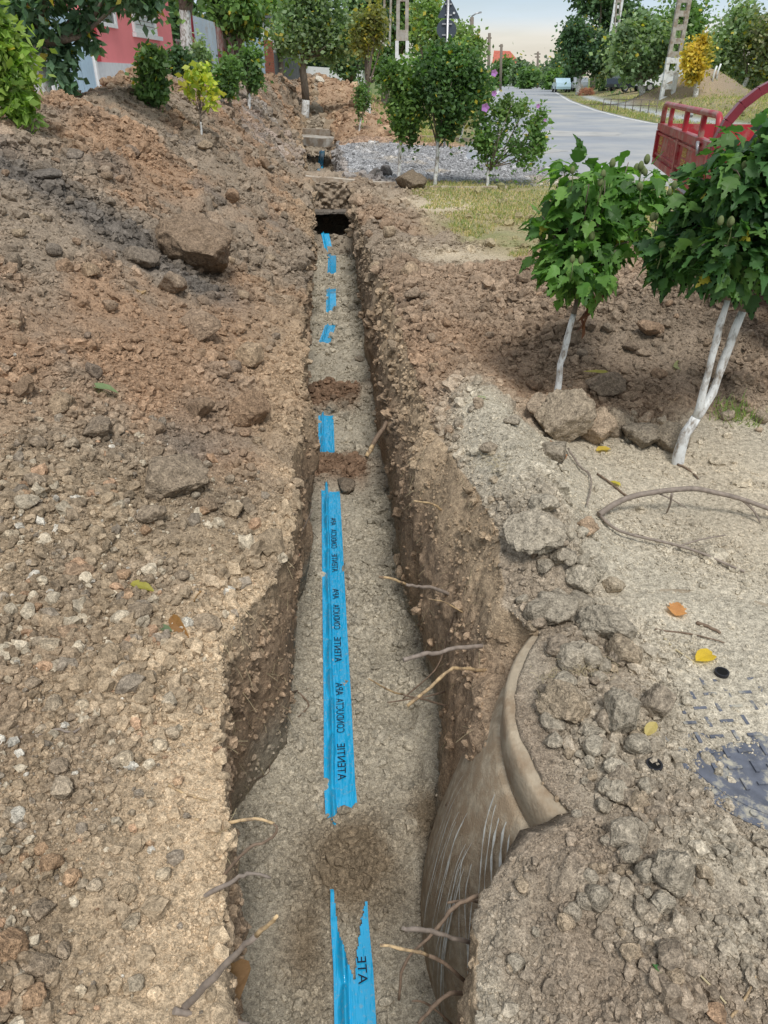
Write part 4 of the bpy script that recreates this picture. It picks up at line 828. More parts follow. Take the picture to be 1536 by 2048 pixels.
def scatter(n, area, wr_, cols_, label, group, name='clod'):
    made = 0; tries = 0
    while made < n and tries < n*20:
        tries += 1; px = random.uniform(area[0], area[2]); py = random.uniform(area[1], area[3])
        if len(area) > 4 and not area[4](px, py): continue
        wp = wr_[0]*(random.random()**-.45); wp = min(wp, wr_[1]); cch = random.choice(cols_); lb = near_label(px, py, wp, wr_[0], wr_[1], cch, name)
        if lb in used_lab: continue
        used_lab[lb] = 1; place_clod(px, py, wp, wp*random.uniform(.6, .9), cch, random.choice(VAR3), name, lb, 'clod' if name == 'clod' else 'stone', group, sink=.2); made += 1
scatter(75, (0, 320, 600, 900, lambda x, y: x > (y-900)*-.0 and y > 330-.2*x), (16, 38), 'grrbtgd', 'small brown clod lying loose on the upper slope of the left spoil heap', 'loose clods on the left slope')
scatter(75, (0, 880, 470, 2040, lambda x, y: x < 470-.12*(y-880)), (18, 36), 'gtpgoqs', 'small stone or crumb on the pebbly ground at the lower left', 'stones on the pebbly ground at the left', 'stone')
scatter(95, (1000, 1050, 1330, 1800, lambda x, y: abs(x-(1090+.24*(y-1050))) < 85), (22, 58), 'sstgs', 'small sandy clod in the ridge and heap beside and upon the manhole', 'clods of the ridge by the manhole')
scatter(32, (1000, 1740, 1536, 2040), (16, 40), 'stgt', 'small clod in the loose soil at the bottom right', 'clods at the bottom right')
scatter(35, (780, 560, 1536, 860, lambda x, y: y > 600 or x > 900), (14, 34), 'rrgbk', 'small reddish clod on the mound around the shrubs', 'clods on the mound around the shrubs')
scatter(45, (700, 430, 1000, 1000, lambda x, y: abs(x-(740+.45*(y-430))) < 60), (14, 40), 'rgtb', 'small clod along the right lip of the far trench', 'clods along the right lip')
# ------------------------------------------------------------------ roots, sticks and branches
def stick(name, label, cat, pts, r0, r1, m, dF=0.0, surf=False, lift=.006, group=None, parent=None, F0=None, tip=None):
    if surf: P_ = [hit(*p)[0]+Vector((0, 0, lift)) for p in pts]
    else:
        base = hit(*pts[0])[0]; F = (base.y*math.cos(YAW)+base.x*math.sin(YAW)) if F0 is None else F0
        P_ = [atF(p[0], p[1], F-dF*i/(len(pts)-1)) for i, p in enumerate(pts)]
        e_ = (P_[0]-P_[1]).normalized(); P_[0] = P_[0]+e_*.03
    Q = []
    for i in range(len(P_)-1):                   # smooth with a Catmull-Rom curve
        a, b, c_, d_ = P_[max(i-1, 0)], P_[i], P_[i+1], P_[min(i+2, len(P_)-1)]
        for t in (0, .25, .5, .75): Q.append(.5*((2*b)+(-a+c_)*t+(2*a-5*b+4*c_-d_)*t*t+(-a+3*b-3*c_+d_)*t**3))
    Q.append(P_[-1]); nq = len(Q); Q = [q+Vector((random.uniform(-1, 1), random.uniform(-1, 1), random.uniform(-1, 1)))*r0*.35 for q in Q]
    rad = [(r0+(r1-r0)*i/(nq-1))*random.uniform(.85, 1.15) for i in range(nq)]
    mb = MB(); mats = [m]
    if tip:
        kk = int(nq*.6); mb.tube(Q[:kk+1], rad[:kk+1], 7, 0); mb.tube(Q[kk:], rad[kk:], 7, 1); mats = [m, M['root']]
    else: mb.tube(Q, rad, 7)
    o = mb.build(name, mats, parent)
    if not parent: tag(o, label, cat, group)
    return o
RT = 'protruding_root'
stick(RT, 'pale-tipped wavy root poking from the right trench wall, highest of the thick ones', 'root', [(897, 1188), (868, 1175), (838, 1173), (810, 1168), (785, 1158), (757, 1154)], .007, .0045, M['greytwig'], .12, tip=1)
stick(RT, 'thick grey root sticking out of the right wall with a snapped end', 'root', [(965, 1292), (915, 1296), (880, 1305), (845, 1308), (808, 1320)], .008, .007, M['greytwig'], .15)
stick(RT, 'yellow peeled root bending down over the trench', 'root', [(965, 1340), (925, 1337), (900, 1340), (860, 1375), (815, 1412)], .006, .0055, M['root'], .15)
stick(RT, 'dark thin root with pale tip pointing left below the yellow one', 'root', [(892, 1412), (850, 1400), (790, 1385), (737, 1357)], .004, .003, M['twig'], .15, tip=1)
stick(RT, 'dark root hanging steeply down across the others', 'root', [(905, 1240), (890, 1290), (870, 1340), (805, 1398)], .0035, .003, M['twig'], .1)
stick(RT, 'brown straight rootlet crossing under the yellow root', 'root', [(890, 1383), (840, 1395), (775, 1405)], .004, .003, M['twig'], .1)
stick(RT, 'short light root near the sandy ridge, high on the right wall', 'root', [(882, 1020), (865, 1008), (828, 1003)], .005, .004, M['root'], .06)
stick(RT, 'small pale rootlet below the highest thick root', 'root', [(925, 1225), (890, 1205), (858, 1198)], .003, .002, M['root'], .06)
stick('stick', 'dark stick leaning along the upper edge of the manhole wall', 'stick', [(962, 1490), (925, 1560), (893, 1612)], .006, .005, M['twig'], .06, F0=1.62)
stick(RT, 'long dark curved root arching in front of the manhole wall', 'root', [(1010, 1775), (960, 1790), (910, 1815), (870, 1860), (810, 1925), (798, 1998)], .005, .003, M['twig'], .12, F0=.98)
stick(RT, 'short dark root meeting the curved one by the manhole', 'root', [(985, 1812), (950, 1802), (895, 1806)], .004, .003, M['twig'], .03, F0=.98)
stick(RT, 'grey root with light snapped tip in front of the manhole', 'root', [(962, 1893), (905, 1875), (850, 1860), (805, 1857)], .0055, .0045, M['greytwig'], .06, F0=.93)
stick(RT, 'reddish-tipped root reaching toward the tape at the bottom', 'root', [(950, 1985), (900, 1935), (840, 1905), (762, 1890)], .0045, .003, M['twig'], .05, F0=.88, tip=1)
stick(RT, 'brown root arching low over the bottom right of the trench', 'root', [(950, 1992), (910, 1985), (875, 2005), (838, 2046)], .005, .004, M['twig'], .05, F0=.85)
stick(RT, 'forked thin root below the arching one', 'root', [(900, 2046), (860, 2010), (825, 2002)], .003, .002, M['twig'], .03, F0=.86)
stick(RT, 'pale straight root growing out of the left wall', 'root', [(395, 1640), (450, 1645), (510, 1638), (548, 1648)], .0045, .0035, M['root'], .0)
stick(RT, 'dark wiry root looping back to the left wall', 'root', [(450, 1748), (495, 1698), (530, 1685), (555, 1660), (546, 1648)], .004, .0025, M['twig'], -.02)
stick(RT, 'grey root lying down along the left wall', 'root', [(418, 1788), (460, 1765), (495, 1748), (540, 1755)], .006, .003, M['greytwig'], -.02)
stick(RT, 'grey root with yellow broken end pointing up, bottom left of trench', 'root', [(372, 2012), (430, 1950), (490, 1890), (530, 1853), (555, 1833)], .007, .003, M['greytwig'], .04, tip=1)
stick(RT, 'dry straw-coloured sliver on the left lip', 'root', [(332, 1570), (370, 1590), (415, 1605)], .004, .002, M['root'], surf=True)
stick(RT, 'grey rootlet dangling over the left wall beside the tape', 'root', [(620, 1030), (605, 1060), (578, 1102)], .003, .002, M['greytwig'], .0, F0=2.9)
stick('twig', 'black wiry twig lying onto the tape from the left', 'twig', [(590, 1035), (613, 1052), (632, 1078), (660, 1106)], .0025, .0015, M['twig'], .0, surf=True, lift=.02)
stick('twig', 'dark crooked twig on the sand by the left wall', 'twig', [(560, 1392), (592, 1384), (622, 1380)], .006, .003, M['twig'], surf=True)
stick('twig', 'dark twig bent downward from the crooked one', 'twig', [(596, 1386), (618, 1412), (596, 1436)], .004, .003, M['twig'], surf=True)
stick('twig', 'thin dark twig from the left bank above the red soil', 'twig', [(575, 873), (605, 886), (628, 894)], .004, .002, M['twig'], surf=True, lift=.02)
stick('stick', 'broken stick with a peeled pale lower end leaning on the right wall', 'stick', [(775, 845), (752, 880), (732, 914)], .012, .014, M['twig'], .25, tip=1)
stick('twig', 'grey weathered twig in the twig pile, the longer one', 'twig', [(18, 1468), (60, 1478), (110, 1462), (150, 1467), (190, 1430)], .004, .003, M['greytwig'], surf=True)
stick('twig', 'short grey twig crossing the pile at the left edge', 'twig', [(28, 1462), (50, 1445), (66, 1430)], .003, .002, M['greytwig'], surf=True)
stick('stick', 'thick grey stick end at the very bottom left of the trench', 'stick', [(378, 2028), (430, 2040), (498, 2047)], .007, .005, M['greytwig'], .0)
stick(RT, 'dark hair root running down the left wall', 'root', [(470, 1385), (492, 1440), (530, 1500), (538, 1545), (505, 1562)], .0022, .0015, M['twig'], surf=True, lift=.004)
br_ = empty('fallen_branch', hit(1197, 1032)[0], 'grey arching fallen branch with side twigs lying on the sand', 'branch')
def bpart(nm, pts, r0, r1, heights):
    P_ = []
    for (px, py), h_ in zip(pts, heights):
        g_ = hit(px, py)[0]; F = g_.y*math.cos(YAW)+g_.x*math.sin(YAW); P_.append(atF(px, py, F*(1-h_/1.5))-br_.location+Vector((0, 0, .006)))
    Q = []
    for i in range(len(P_)-1):
        a, b, c_, d_ = P_[max(i-1, 0)], P_[i], P_[i+1], P_[min(i+2, len(P_)-1)]
        for t in (0, .25, .5, .75): Q.append(.5*((2*b)+(-a+c_)*t+(2*a-5*b+4*c_-d_)*t*t+(-a+3*b-3*c_+d_)*t**3))
    Q.append(P_[-1]); MB().tube(Q, [r0+(r1-r0)*i/(len(Q)-1) for i in range(len(Q))], 8).build(nm, M['greytwig'], br_)
bpart('stem', [(1197, 1032), (1240, 1005), (1290, 990), (1380, 980), (1430, 988), (1480, 1000), (1536, 1020), (1590, 1040)], .012, .008, [0.01, .06, .09, .11, .10, .08, .05, .0])
bpart('side_twig', [(1200, 1034), (1240, 1065), (1340, 1090), (1400, 1108), (1450, 1130), (1488, 1146)], .006, .004, [.01, .02, .02, .02, .01, 0])
bpart('side_twig', [(1355, 1096), (1400, 1082), (1450, 1073)], .004, .002, [.02, .04, .05]); bpart('side_twig', [(1343, 990), (1340, 1010), (1333, 1028)], .005, .003, [.11, .06, 0])
bpart('side_twig', [(1480, 1000), (1505, 1022), (1520, 1048)], .006, .003, [.08, .04, 0]); bpart('side_twig', [(1310, 987), (1340, 1000), (1372, 1018)], .004, .002, [.09, .07, .03])
stick('twig', 'grey bent twig standing beside the orange brown leaf', 'twig', [(1135, 905), (1158, 940), (1181, 965), (1172, 1020)], .005, .003, M['greytwig'], surf=True, lift=.02)
stick('twig', 'brown twig on the sand above the arching branch', 'twig', [(1195, 950), (1225, 972), (1262, 1002)], .005, .004, M['twig'], surf=True)
stick('twig', 'short thick dark twig near the yellow leaf', 'twig', [(1393, 1247), (1415, 1256), (1441, 1268)], .006, .004, M['twig'], surf=True)
stick('twig', 'long thin dark twig lying past the orange leaf', 'twig', [(1310, 1262), (1380, 1270), (1448, 1288)], .003, .002, M['twig'], surf=True)
stick('leaf_stalk', 'yellow green leaf stalk leading to the yellow leaf', 'stalk', [(1328, 1280), (1352, 1303), (1388, 1328)], .003, .002, M['straw'], surf=True)
stick('twig', 'crooked twig by the base of the forked trunk', 'twig', [(1355, 930), (1378, 942), (1396, 960)], .005, .003, M['twig'], surf=True)
stick('twig', 'pale straight straw in the loose soil at bottom right', 'twig', [(1460, 2040), (1490, 1998), (1510, 1955)], .003, .002, M['root'], surf=True)
stick('twig', 'thin brown straw on the loose soil right of the packed lump', 'twig', [(1385, 1940), (1420, 1975), (1450, 2010)], .002, .002, M['straw'], surf=True)
stick(RT, 'pale vertical root hanging before the dark tunnel mouth', 'root', [(627, 412), (628, 440), (624, 472)], .012, .008, M['root'], .02, F0=12.35)
# ------------------------------------------------------------------ leaf shapes
def leaf_shape(kind, seed=0, curl=.3, fold=.3):
    r = np.random.default_rng(seed)
    if kind == 'lobed': half = [(0, 0), (.16, .02), (.34, .16), (.43, .34), (.33, .36), (.30, .44), (.37, .60), (.25, .60), (.20, .74), (.16, .72), (.10, .92), (0, 1.04)]
    elif kind == 'oval': half = [(0, 0), (.12, .08), (.23, .28), (.26, .5), (.2, .75), (.09, .92), (0, 1.02)]
    else: half = [(0, 0), (.09, .1), (.15, .35), (.13, .65), (.05, .9), (0, 1.0)]
    my = np.maximum.accumulate([b for _, b in half])+np.arange(len(half))*1e-4; pts = []; F_ = []
    def zf_(x_, y_): return -curl*(y_**2)*.9+fold*abs(x_)*.9-curl*.5*abs(x_)**2+.05*math.sin(9*y_+seed)*abs(x_)*3
    for sgn in (1, -1):
        o = len(pts); nh = len(half); pts += [(sgn*a, b, zf_(a, b)) for a, b in half]+[(0, float(m_), zf_(0, float(m_))) for m_ in my]
        for q_ in range(nh-1):
            f_ = [o+q_, o+q_+1, o+nh+q_+1, o+nh+q_]
            for t in ((f_[0], f_[1], f_[2]), (f_[0], f_[2], f_[3])): F_.append(t if sgn > 0 else t[::-1])
    me = bpy.data.meshes.new('leaf'); me.from_pydata(pts, [], F_); me.update(); return me
def with_mat(me, m): me.materials.append(m); return me
LOB = [with_mat(leaf_shape('lobed', i, .12+.14*i, .18+.1*(i % 3)), M['leafo']) for i in range(5)]
OVL = [with_mat(leaf_shape('oval', i, .3+.3*i, .5), M['leafo']) for i in range(4)]
def fallen_leaf(px, py, L_, colr, label, rz, me=None, tilt=(.2, .1), lift=.008, name='fallen_leaf'):
    p, nn = hit(px, py); o = put(name, me or OVL[1]); s_ = L_*pix(p); o.scale = (s_, s_, s_); o.location = p+Vector((0, 0, lift)); o.rotation_euler = (tilt[0], tilt[1], rz); o.color = (*colr, 1); tag(o, label, 'leaf'); return o
fallen_leaf(283, 590, 42, (.52, .36, .20), 'curled dry tan leaf under the huge soil block', .3, OVL[3], (.5, .3))
fallen_leaf(180, 778, 48, (.22, .30, .14), 'narrow green leaf lying on the left slope', -1.5)
fallen_leaf(345, 1240, 52, (.33, .17, .06), 'curled brown leaf on the pebbly ground, left', 3.6, OVL[2], (.3, .6), .015)
fallen_leaf(405, 1188, 36, (.45, .24, .07), 'small orange curled leaf above the brown one', 2.4, OVL[3], (.3, .5), .012)
fallen_leaf(262, 1172, 44, (.42, .38, .08), 'thin yellow leaf beside the orange clod', -1.8)
fallen_leaf(1390, 1328, 62, (.72, .50, .05), 'bright yellow leaf on the sand right of the manhole', -1.1, OVL[1], (.25, .2), .012)
fallen_leaf(1350, 1236, 48, (.62, .30, .12), 'orange lobed leaf lying on the sand', -.5, LOB[1], (.2, .1), .01)
fallen_leaf(1290, 1478, 44, (.62, .50, .20), 'pale yellow leaf by the black lifting socket', -.8, OVL[0], (.3, .1), .012)
fallen_leaf(1118, 930, 52, (.40, .19, .10), 'reddish brown crumpled leaf at the tip of the bent twig', .2, LOB[3], (.8, .3), .02)
fallen_leaf(1345, 740, 44, (.34, .35, .18), 'olive folded leaf on the mound near the forked trunk', -1.2, OVL[3], (.2, .8), .02)
fallen_leaf(1228, 772, 46, (.50, .42, .22), 'straw-coloured folded leaf standing up on the mound', .9, OVL[3], (.9, .6), .03)
fallen_leaf(1192, 905, 34, (.62, .45, .08), 'yellow leaf scrap behind the row of clods', -1.3, OVL[0])
fallen_leaf(972, 800, 22, (.36, .38, .24), 'small pale green leaf on soil right of the trench', 1.1, OVL[0])
fallen_leaf(596, 1118, 18, (.65, .38, .30), 'tiny pinkish leaf at the left trench wall', .1, OVL[0])
fallen_leaf(1325, 1952, 24, (.12, .30, .10), 'tiny fresh green leaf on the loose soil, bottom right', .6, OVL[0])
fallen_leaf(1240, 975, 26, (.60, .50, .08), 'small yellow leaf above the arching branch', .6, OVL[0])
fallen_leaf(318, 1258, 30, (.16, .22, .12), 'dull green leaf tucked under the curled brown leaf', -2.0, OVL[0])
fl = put('hanging_leaf', OVL[1]); fl.location = atF(468, 1925, .86); fl.scale = (.17, .085, .08); fl.rotation_euler = (-1.5, .25, .5); fl.color = (.32, .19, .10, 1); tag(fl, 'large brown withered leaf hanging from the grey root at bottom left', 'leaf')
# ------------------------------------------------------------------ shrubs in the foreground
def rnd_unit():
    v = rng.normal(size=3); return v/np.linalg.norm(v)
def leaf_rot(dirv, roll=0):
    d_ = Vector(dirv).normalized(); s_ = d_.cross(Vector((0, 0, 1)))
    if s_.length < .05: s_ = Vector((1, 0, 0))
    s_.normalize(); n_ = s_.cross(d_); q = Matrix((s_, d_, n_)).transposed(); return (q @ Matrix.Rotation(roll, 3, 'Y')).to_4x4()
def shrub(name, label, base, stems, crowns, n_leaf, n_stuff, Lr, cols_, seed, n_pod=10, nb=16):
    r = np.random.default_rng(seed); root = empty(name, base, label, 'shrub'); B = Vector(base)
    ends = []
    for pts, r0, r1, wh in stems:
        P_ = [Vector(p)-B for p in pts]; Q = []
        for i in range(len(P_)-1):
            a, b, c_, d_ = P_[max(i-1, 0)], P_[i], P_[i+1], P_[min(i+2, len(P_)-1)]
            for t in (0, .33, .66): Q.append(.5*((2*b)+(-a+c_)*t+(2*a-5*b+4*c_-d_)*t*t+(-a+3*b-3*c_+d_)*t**3)+Vector(r.normal(size=3))*.002)
        Q.append(P_[-1]); rad = [(r0+(r1-r0)*i/(len(Q)-1))*(1+.08*r.normal()) for i in range(len(Q))]
        kk = max(2, int(len(Q)*wh)); MB().tube(Q[:kk+1], rad[:kk+1], 12).build('trunk', M['white_trunk'], root)
        if kk < len(Q)-1: MB().tube(Q[kk:], rad[kk:], 10).build('branch', M['bark'], root)
        if wh < 1: ends.append((Q[-1], rad[-1]))
    anchors = []
    for i in range(nb):
        e_, re_ = ends[i % len(ends)]; cw = crowns[r.integers(len(crowns))] if i >= len(crowns) else crowns[i]
        d_ = Vector(rnd_unit()); c_ = Vector(cw[0])-B; tgt = c_+Vector((d_.x*cw[1][0], d_.y*cw[1][1], (abs(d_.z) if r.random() < .65 else d_.z)*cw[1][2]))*1.08
        mid = e_.lerp(tgt, .45)+Vector((0, 0, -.04+.1*r.random())); Q = [e_*(1-t)**2+mid*2*t*(1-t)+tgt*t*t+Vector(r.normal(size=3))*.006 for t in np.linspace(0, 1, 9)]
        MB().tube(Q, list(np.linspace(re_*.55, .0022, 9)), 6).build('branch', M['bark'], root)
        for j in range(2, 9): anchors.append((Q[j], (Q[j]-Q[j-1]).normalized()))
    V_ = []; F_ = []; CC = []
    for i in range(n_leaf+n_stuff):
        if i % 2 == 0: a, dd = anchors[r.integers(len(anchors))]; p = a+Vector(r.normal(size=3))*.03
        else:
            cw = crowns[r.integers(len(crowns))]; v = Vector(rnd_unit())*(r.random()**.38); p = Vector(cw[0])-B+Vector((v.x*cw[1][0], v.y*cw[1][1], v.z*cw[1][2]))
        cw = min(crowns, key=lambda c_: (Vector(c_[0])-B-p).length); o_d = (p-(Vector(cw[0])-B)); o_d.z *= .4; o_d = (o_d.normalized() if o_d.length > 1e-4 else Vector((1, 0, 0)))+Vector(r.normal(size=3))*.55+Vector((0, 0, -.45))
        L_ = Lr[0]+(Lr[1]-Lr[0])*r.random(); cc = cols_[r.integers(len(cols_))]*(.75+.5*r.random())
        if r.random() < .012: cc = np.array([.36, .32, .05]); L_ *= .75
        me = LOB[r.integers(5)]; mt = Matrix.Translation(p) @ leaf_rot(o_d, r.normal()*.5) @ Matrix.Scale(L_, 4)
        if i < n_leaf:
            o = bpy.data.objects.new('leaf', me); C.objects.link(o); o.parent = root; o.matrix_local = mt; o.color = (*cc, 1)
        else:
            o0 = len(V_); V_ += [tuple(mt @ v.co) for v in me.vertices]; F_ += [[o0+q_ for q_ in f.vertices] for f in me.polygons]; CC += [cc]*len(me.vertices)
    if n_stuff: o = put('foliage', np_mesh('foliage', np.array(V_), np.array(F_), [M['leafc']], cols=np.array(CC)), root); o['kind'] = 'stuff'
    for i in range(n_pod):
        cw = crowns[r.integers(len(crowns))]; v = Vector(rnd_unit()); v.z = abs(v.z); p = Vector(cw[0])-B+Vector((v.x*cw[1][0], v.y*cw[1][1]-.05, v.z*cw[1][2]*1.05))
        st = MB(); q0 = p-Vector((0, 0, .09)); st.tube([q0, (q0+p)/2+Vector((.006, 0, 0)), p], .0022, 5); st.build('pod_stalk', M['pod'], root)
        for j in range(r.integers(1, 4)):
            o = put('seed_pod', POD, root); o.location = p+Vector(r.normal(size=3))*.014*(j > 0); s_ = .010+.004*r.random(); o.scale = (s_, s_, s_*1.35)
    return root
V_, F_ = ICO[2]; pv_ = V_.copy(); pv_[:, 2] = np.where(pv_[:, 2] > 0, pv_[:, 2]*1.3, pv_[:, 2]); POD = np_mesh('seed_pod', pv_, F_, [M['pod']], smooth=True)
GC = [np.array(c)*1.3 for c in ((.075, .17, .035), (.10, .21, .045), (.055, .125, .032), (.14, .26, .06))]
GD = [np.array(c)*1.25 for c in ((.048, .115, .036), (.06, .14, .042), (.035, .09, .03), (.10, .19, .055))]
b1 = hit(1113, 800)[0]; F1 = b1.y*math.cos(YAW)+b1.x*math.sin(YAW)
def ell(F, x0, y0, x1, y1, ry=1.0):
    c_ = atF((x0+x1)/2, (y0+y1)/2, F); s_ = pix(c_); return (c_, ((x1-x0)/2*s_, (x1-x0)/2*s_*ry, (y1-y0)/2*s_*1.08))
shrub('hibiscus_shrub', 'leafy green shrub on one thin whitewashed stem, leaning over the clods', b1-Vector((0, 0, .05)), [([b1-Vector((0, 0, .05)), atF(1122, 730, F1), atF(1134, 680, F1), atF(1148, 628, F1+.02), atF(1160, 560, F1+.05)], .017, .013, .72)],
      [ell(F1, 1075, 390, 1240, 560), ell(F1+.1, 1180, 365, 1350, 520), ell(F1, 1100, 320, 1230, 430), ell(F1+.15, 1215, 335, 1350, 440), ell(F1-.1, 1090, 480, 1230, 590)], 300, 760, (.055, .094), GC, 11, 16, 34)
b2 = hit(1357, 925)[0]; F2 = b2.y*math.cos(YAW)+b2.x*math.sin(YAW)
fk = atF(1392, 835, F2+.01)
shrub('hibiscus_shrub', 'tall dark green shrub with a forked whitewashed trunk, right edge', b2-Vector((0, 0, .05)), [([b2-Vector((0, 0, .05)), atF(1364, 885, F2), fk], .026, .022, 1.0),
      ([fk, atF(1418, 740, F2-.02), atF(1440, 650, F2-.02), atF(1462, 570, F2), atF(1490, 430, F2+.05)], .016, .012, .62), ([fk, atF(1425, 785, F2+.02), atF(1460, 690, F2+.03), atF(1500, 580, F2+.05), atF(1540, 430, F2+.05)], .019, .013, .62)],
      [ell(F2, 1408, 262, 1580, 430), ell(F2+.1, 1350, 340, 1500, 560), ell(F2, 1440, 380, 1640, 600), ell(F2+.2, 1300, 440, 1420, 560, .8), ell(F2, 1490, 245, 1700, 400), ell(F2-.1, 1410, 430, 1540, 580, .7), ell(F2+.2, 1540, 330, 1760, 560)], 300, 1700, (.055, .09), GD, 12, 18, 44)
# withered brown leaves on the first shrub
for i, (px, py, rz_, L_) in enumerate([(1160, 660, 2.6, .10), (1172, 640, 3.3, .12), (1190, 620, 2.9, .10), (1205, 600, 3.6, .09), (1180, 600, 2.4, .09), (1215, 590, 3.0, .08)]):
    p = atF(px, py-25, F1-.08); o = bpy.data.objects.new('withered_leaf', OVL[i % 4]); C.objects.link(o); hs = [q for q in bpy.data.objects if q.name == 'hibiscus_shrub'][0]; o.parent = hs
    o.matrix_local = Matrix.Translation(p-hs.location) @ leaf_rot((.5-.25*(i % 3), 0, -1), .6*i) @ Matrix.Scale(L_, 4); o.color = (.16, .07, .05, 1); o['label'] = 'withered brown leaf'
# ------------------------------------------------------------------ trees
def cloud(n, ells, size, cols_, r, clump=10, sig=.30, elong=1.5, droop=0.0, yel=0.0):
    cen = []; cshade = []
    per = max(1, n//(len(ells)*clump)); P_ = []; CL = []
    vol = np.array([e_[1][0]*e_[1][2] for e_ in ells]); vol = vol/vol.sum()
    for (c_, rd), vv in zip(ells, vol):
        kq = max(3, int(clump*len(ells)*vv)); nn0 = int(n*vv/kq*1.25)+1
        for _ in range(kq):
            nn = nn0
            u = r.normal(size=3); u /= np.linalg.norm(u); u *= r.random()**.35*.82; cc = np.array(c_)+u*np.array(rd); s_ = np.array(rd)*sig*(.6+.8*r.random())
            pp = cc+r.normal(size=(nn, 3))*s_; rn = np.linalg.norm((pp-np.array(c_))/np.array(rd), axis=1); kp = (rn < .95) | (r.random(nn) < .36); pp = pp[kp]; nn = len(pp)
            P_.append(pp); base = cols_[r.integers(len(cols_))]*(.78+.44*r.random()); q = base*(.70+.6*r.random((nn, 1)))
            if yel: ym = r.random(nn) < yel; q[ym] = np.array([.50, .42, .06])*(.7+.6*r.random((ym.sum(), 1)))
            CL.append(q)
    P_ = np.concatenate(P_); CL = np.concatenate(CL); m_ = len(P_)
    d_ = r.normal(size=(m_, 3)); d_[:, 2] = d_[:, 2]*.7-droop; d_ /= np.linalg.norm(d_, axis=1)[:, None]; e_ = r.normal(size=(m_, 3)); s_ = np.cross(d_, e_); s_ /= np.linalg.norm(s_, axis=1)[:, None]
    L_ = size*(.7+.6*r.random((m_, 1))); W_ = L_/elong/2
    V_ = np.stack([P_, P_+d_*L_*.45+s_*W_, P_+d_*L_, P_+d_*L_*.45-s_*W_], 1).reshape(-1, 3); F_ = np.arange(m_*4).reshape(-1, 4); return V_, F_, np.repeat(CL, 4, 0)
def tree(name, label, F, basepx, boxes, n, size, cols_, tr=.06, white=.8, seed=1, cat='tree', group=None, droop=.1, yel=.02, elong=1.5, nb=7, ry=.85, clump=10, lean=None, sig=.30, fork=.45, twotrunk=False):
    r = np.random.default_rng(seed)
    if basepx is not None and F is None: b = hit(*basepx)[0]; F = b.y*math.cos(YAW)+b.x*math.sin(YAW)
    elif basepx is not None: b = atF(basepx[0], basepx[1], F); b.z = down(b.x, b.y)
    els = [ell(F+r.normal()*.02*F*0, *bx, ry) for bx in boxes]
    if basepx is None: c_ = els[0][0]; b = Vector((c_.x, c_.y, down(c_.x, c_.y)))
    root = empty(name, b-Vector((0, 0, .1)), label, cat, group); B = root.location
    top = Vector(els[0][0])-B; 
    V_, F_, CL = cloud(n, [(np.array(Vector(e_[0])-B), e_[1]) for e_ in els], size, cols_, r, clump, sig=sig, elong=elong, droop=droop, yel=yel)
    kx = Vector((0, 0, 0)); fkp = top*fork+Vector((0, 0, .0)); 
    if lean: fkp = atF(lean[0], lean[1], F)-B
    Q = [kx, kx.lerp(fkp, .35)+Vector(r.normal(size=3))*tr*.25, kx.lerp(fkp, .7)+Vector(r.normal(size=3))*tr*.3, fkp]; L0 = fkp.length
    wh = min(.95, (white+.1)/max(L0, .01)); 
    def at_t(t): 
        i = min(int(t*3), 2); return Q[i].lerp(Q[i+1], t*3-i)
    if white > 0: MB().tube([at_t(t) for t in np.linspace(0, wh, 5)], [tr*(1.25-.35*t) for t in np.linspace(0, wh, 5)], 9).build('trunk', M['white_trunk'], root)
    mb = MB(); mb.tube([at_t(t) for t in np.linspace(wh if white > 0 else 0, 1, 5)], [tr*(1.25-.35*t) for t in np.linspace(wh if white > 0 else 0, 1, 5)], 8)
    for i in range(nb):
        e_ = els[i % len(els)]; u = r.normal(size=3); u /= np.linalg.norm(u); u[2] = abs(u[2])*.8; tg = Vector(e_[0])-B+Vector(u*np.array(e_[1])*.8); st = at_t(.75+.25*r.random()); md = st.lerp(tg, .5)+Vector((0, 0, -.08*(tg-st).length))+Vector(r.normal(size=3))*.05*(tg-st).length
        mb.tube([st, st.lerp(md, .6), md, md.lerp(tg, .6), tg], [tr*.55, tr*.45, tr*.3, tr*.18, tr*.08], 6)
    mb.build('limbs', M['bark'], root)
    put('crown', np_mesh('crown', V_, F_, [M['leafc']], cols=np.clip(CL, 0, .8)), root); return root
c3 = lambda *a: [np.array(q)*np.array([1.5, 1.4, 1.6]) for q in a]
PALEG = c3((.15, .25, .045), (.20, .29, .06), (.11, .19, .04)); BLUEG = c3((.05, .105, .05), (.07, .14, .07), (.10, .18, .095)); MID = c3((.09, .17, .05), (.12, .215, .065), (.065, .125, .04))
OLIVE = c3((.16, .235, .11), (.20, .275, .135), (.12, .19, .09)); YEL = c3((.40, .31, .045), (.46, .36, .06), (.27, .27, .06)); DK = c3((.06, .115, .05), (.08, .145, .06), (.045, .09, .04)); YG = c3((.34, .40, .06), (.24, .34, .06), (.45, .45, .07)); YOL = c3((.21, .23, .07), (.26, .26, .08), (.15, .18, .06)); FARG = c3((.11, .17, .09), (.14, .20, .11), (.09, .14, .085))  # FARG: distance haze put into the leaf colour as paler, greyer greens
tree('young_tree', 'yellow-green young tree at the left edge in front of the red gate', None, (24, 246), [(-60, 40, 55, 180), (-20, 110, 72, 238), (-50, 30, 30, 110)], 3800, .085, PALEG, .022, .25, 21, droop=.4, elong=2.0, lean=(8, 195), ry=.9)
T2F = 9.2
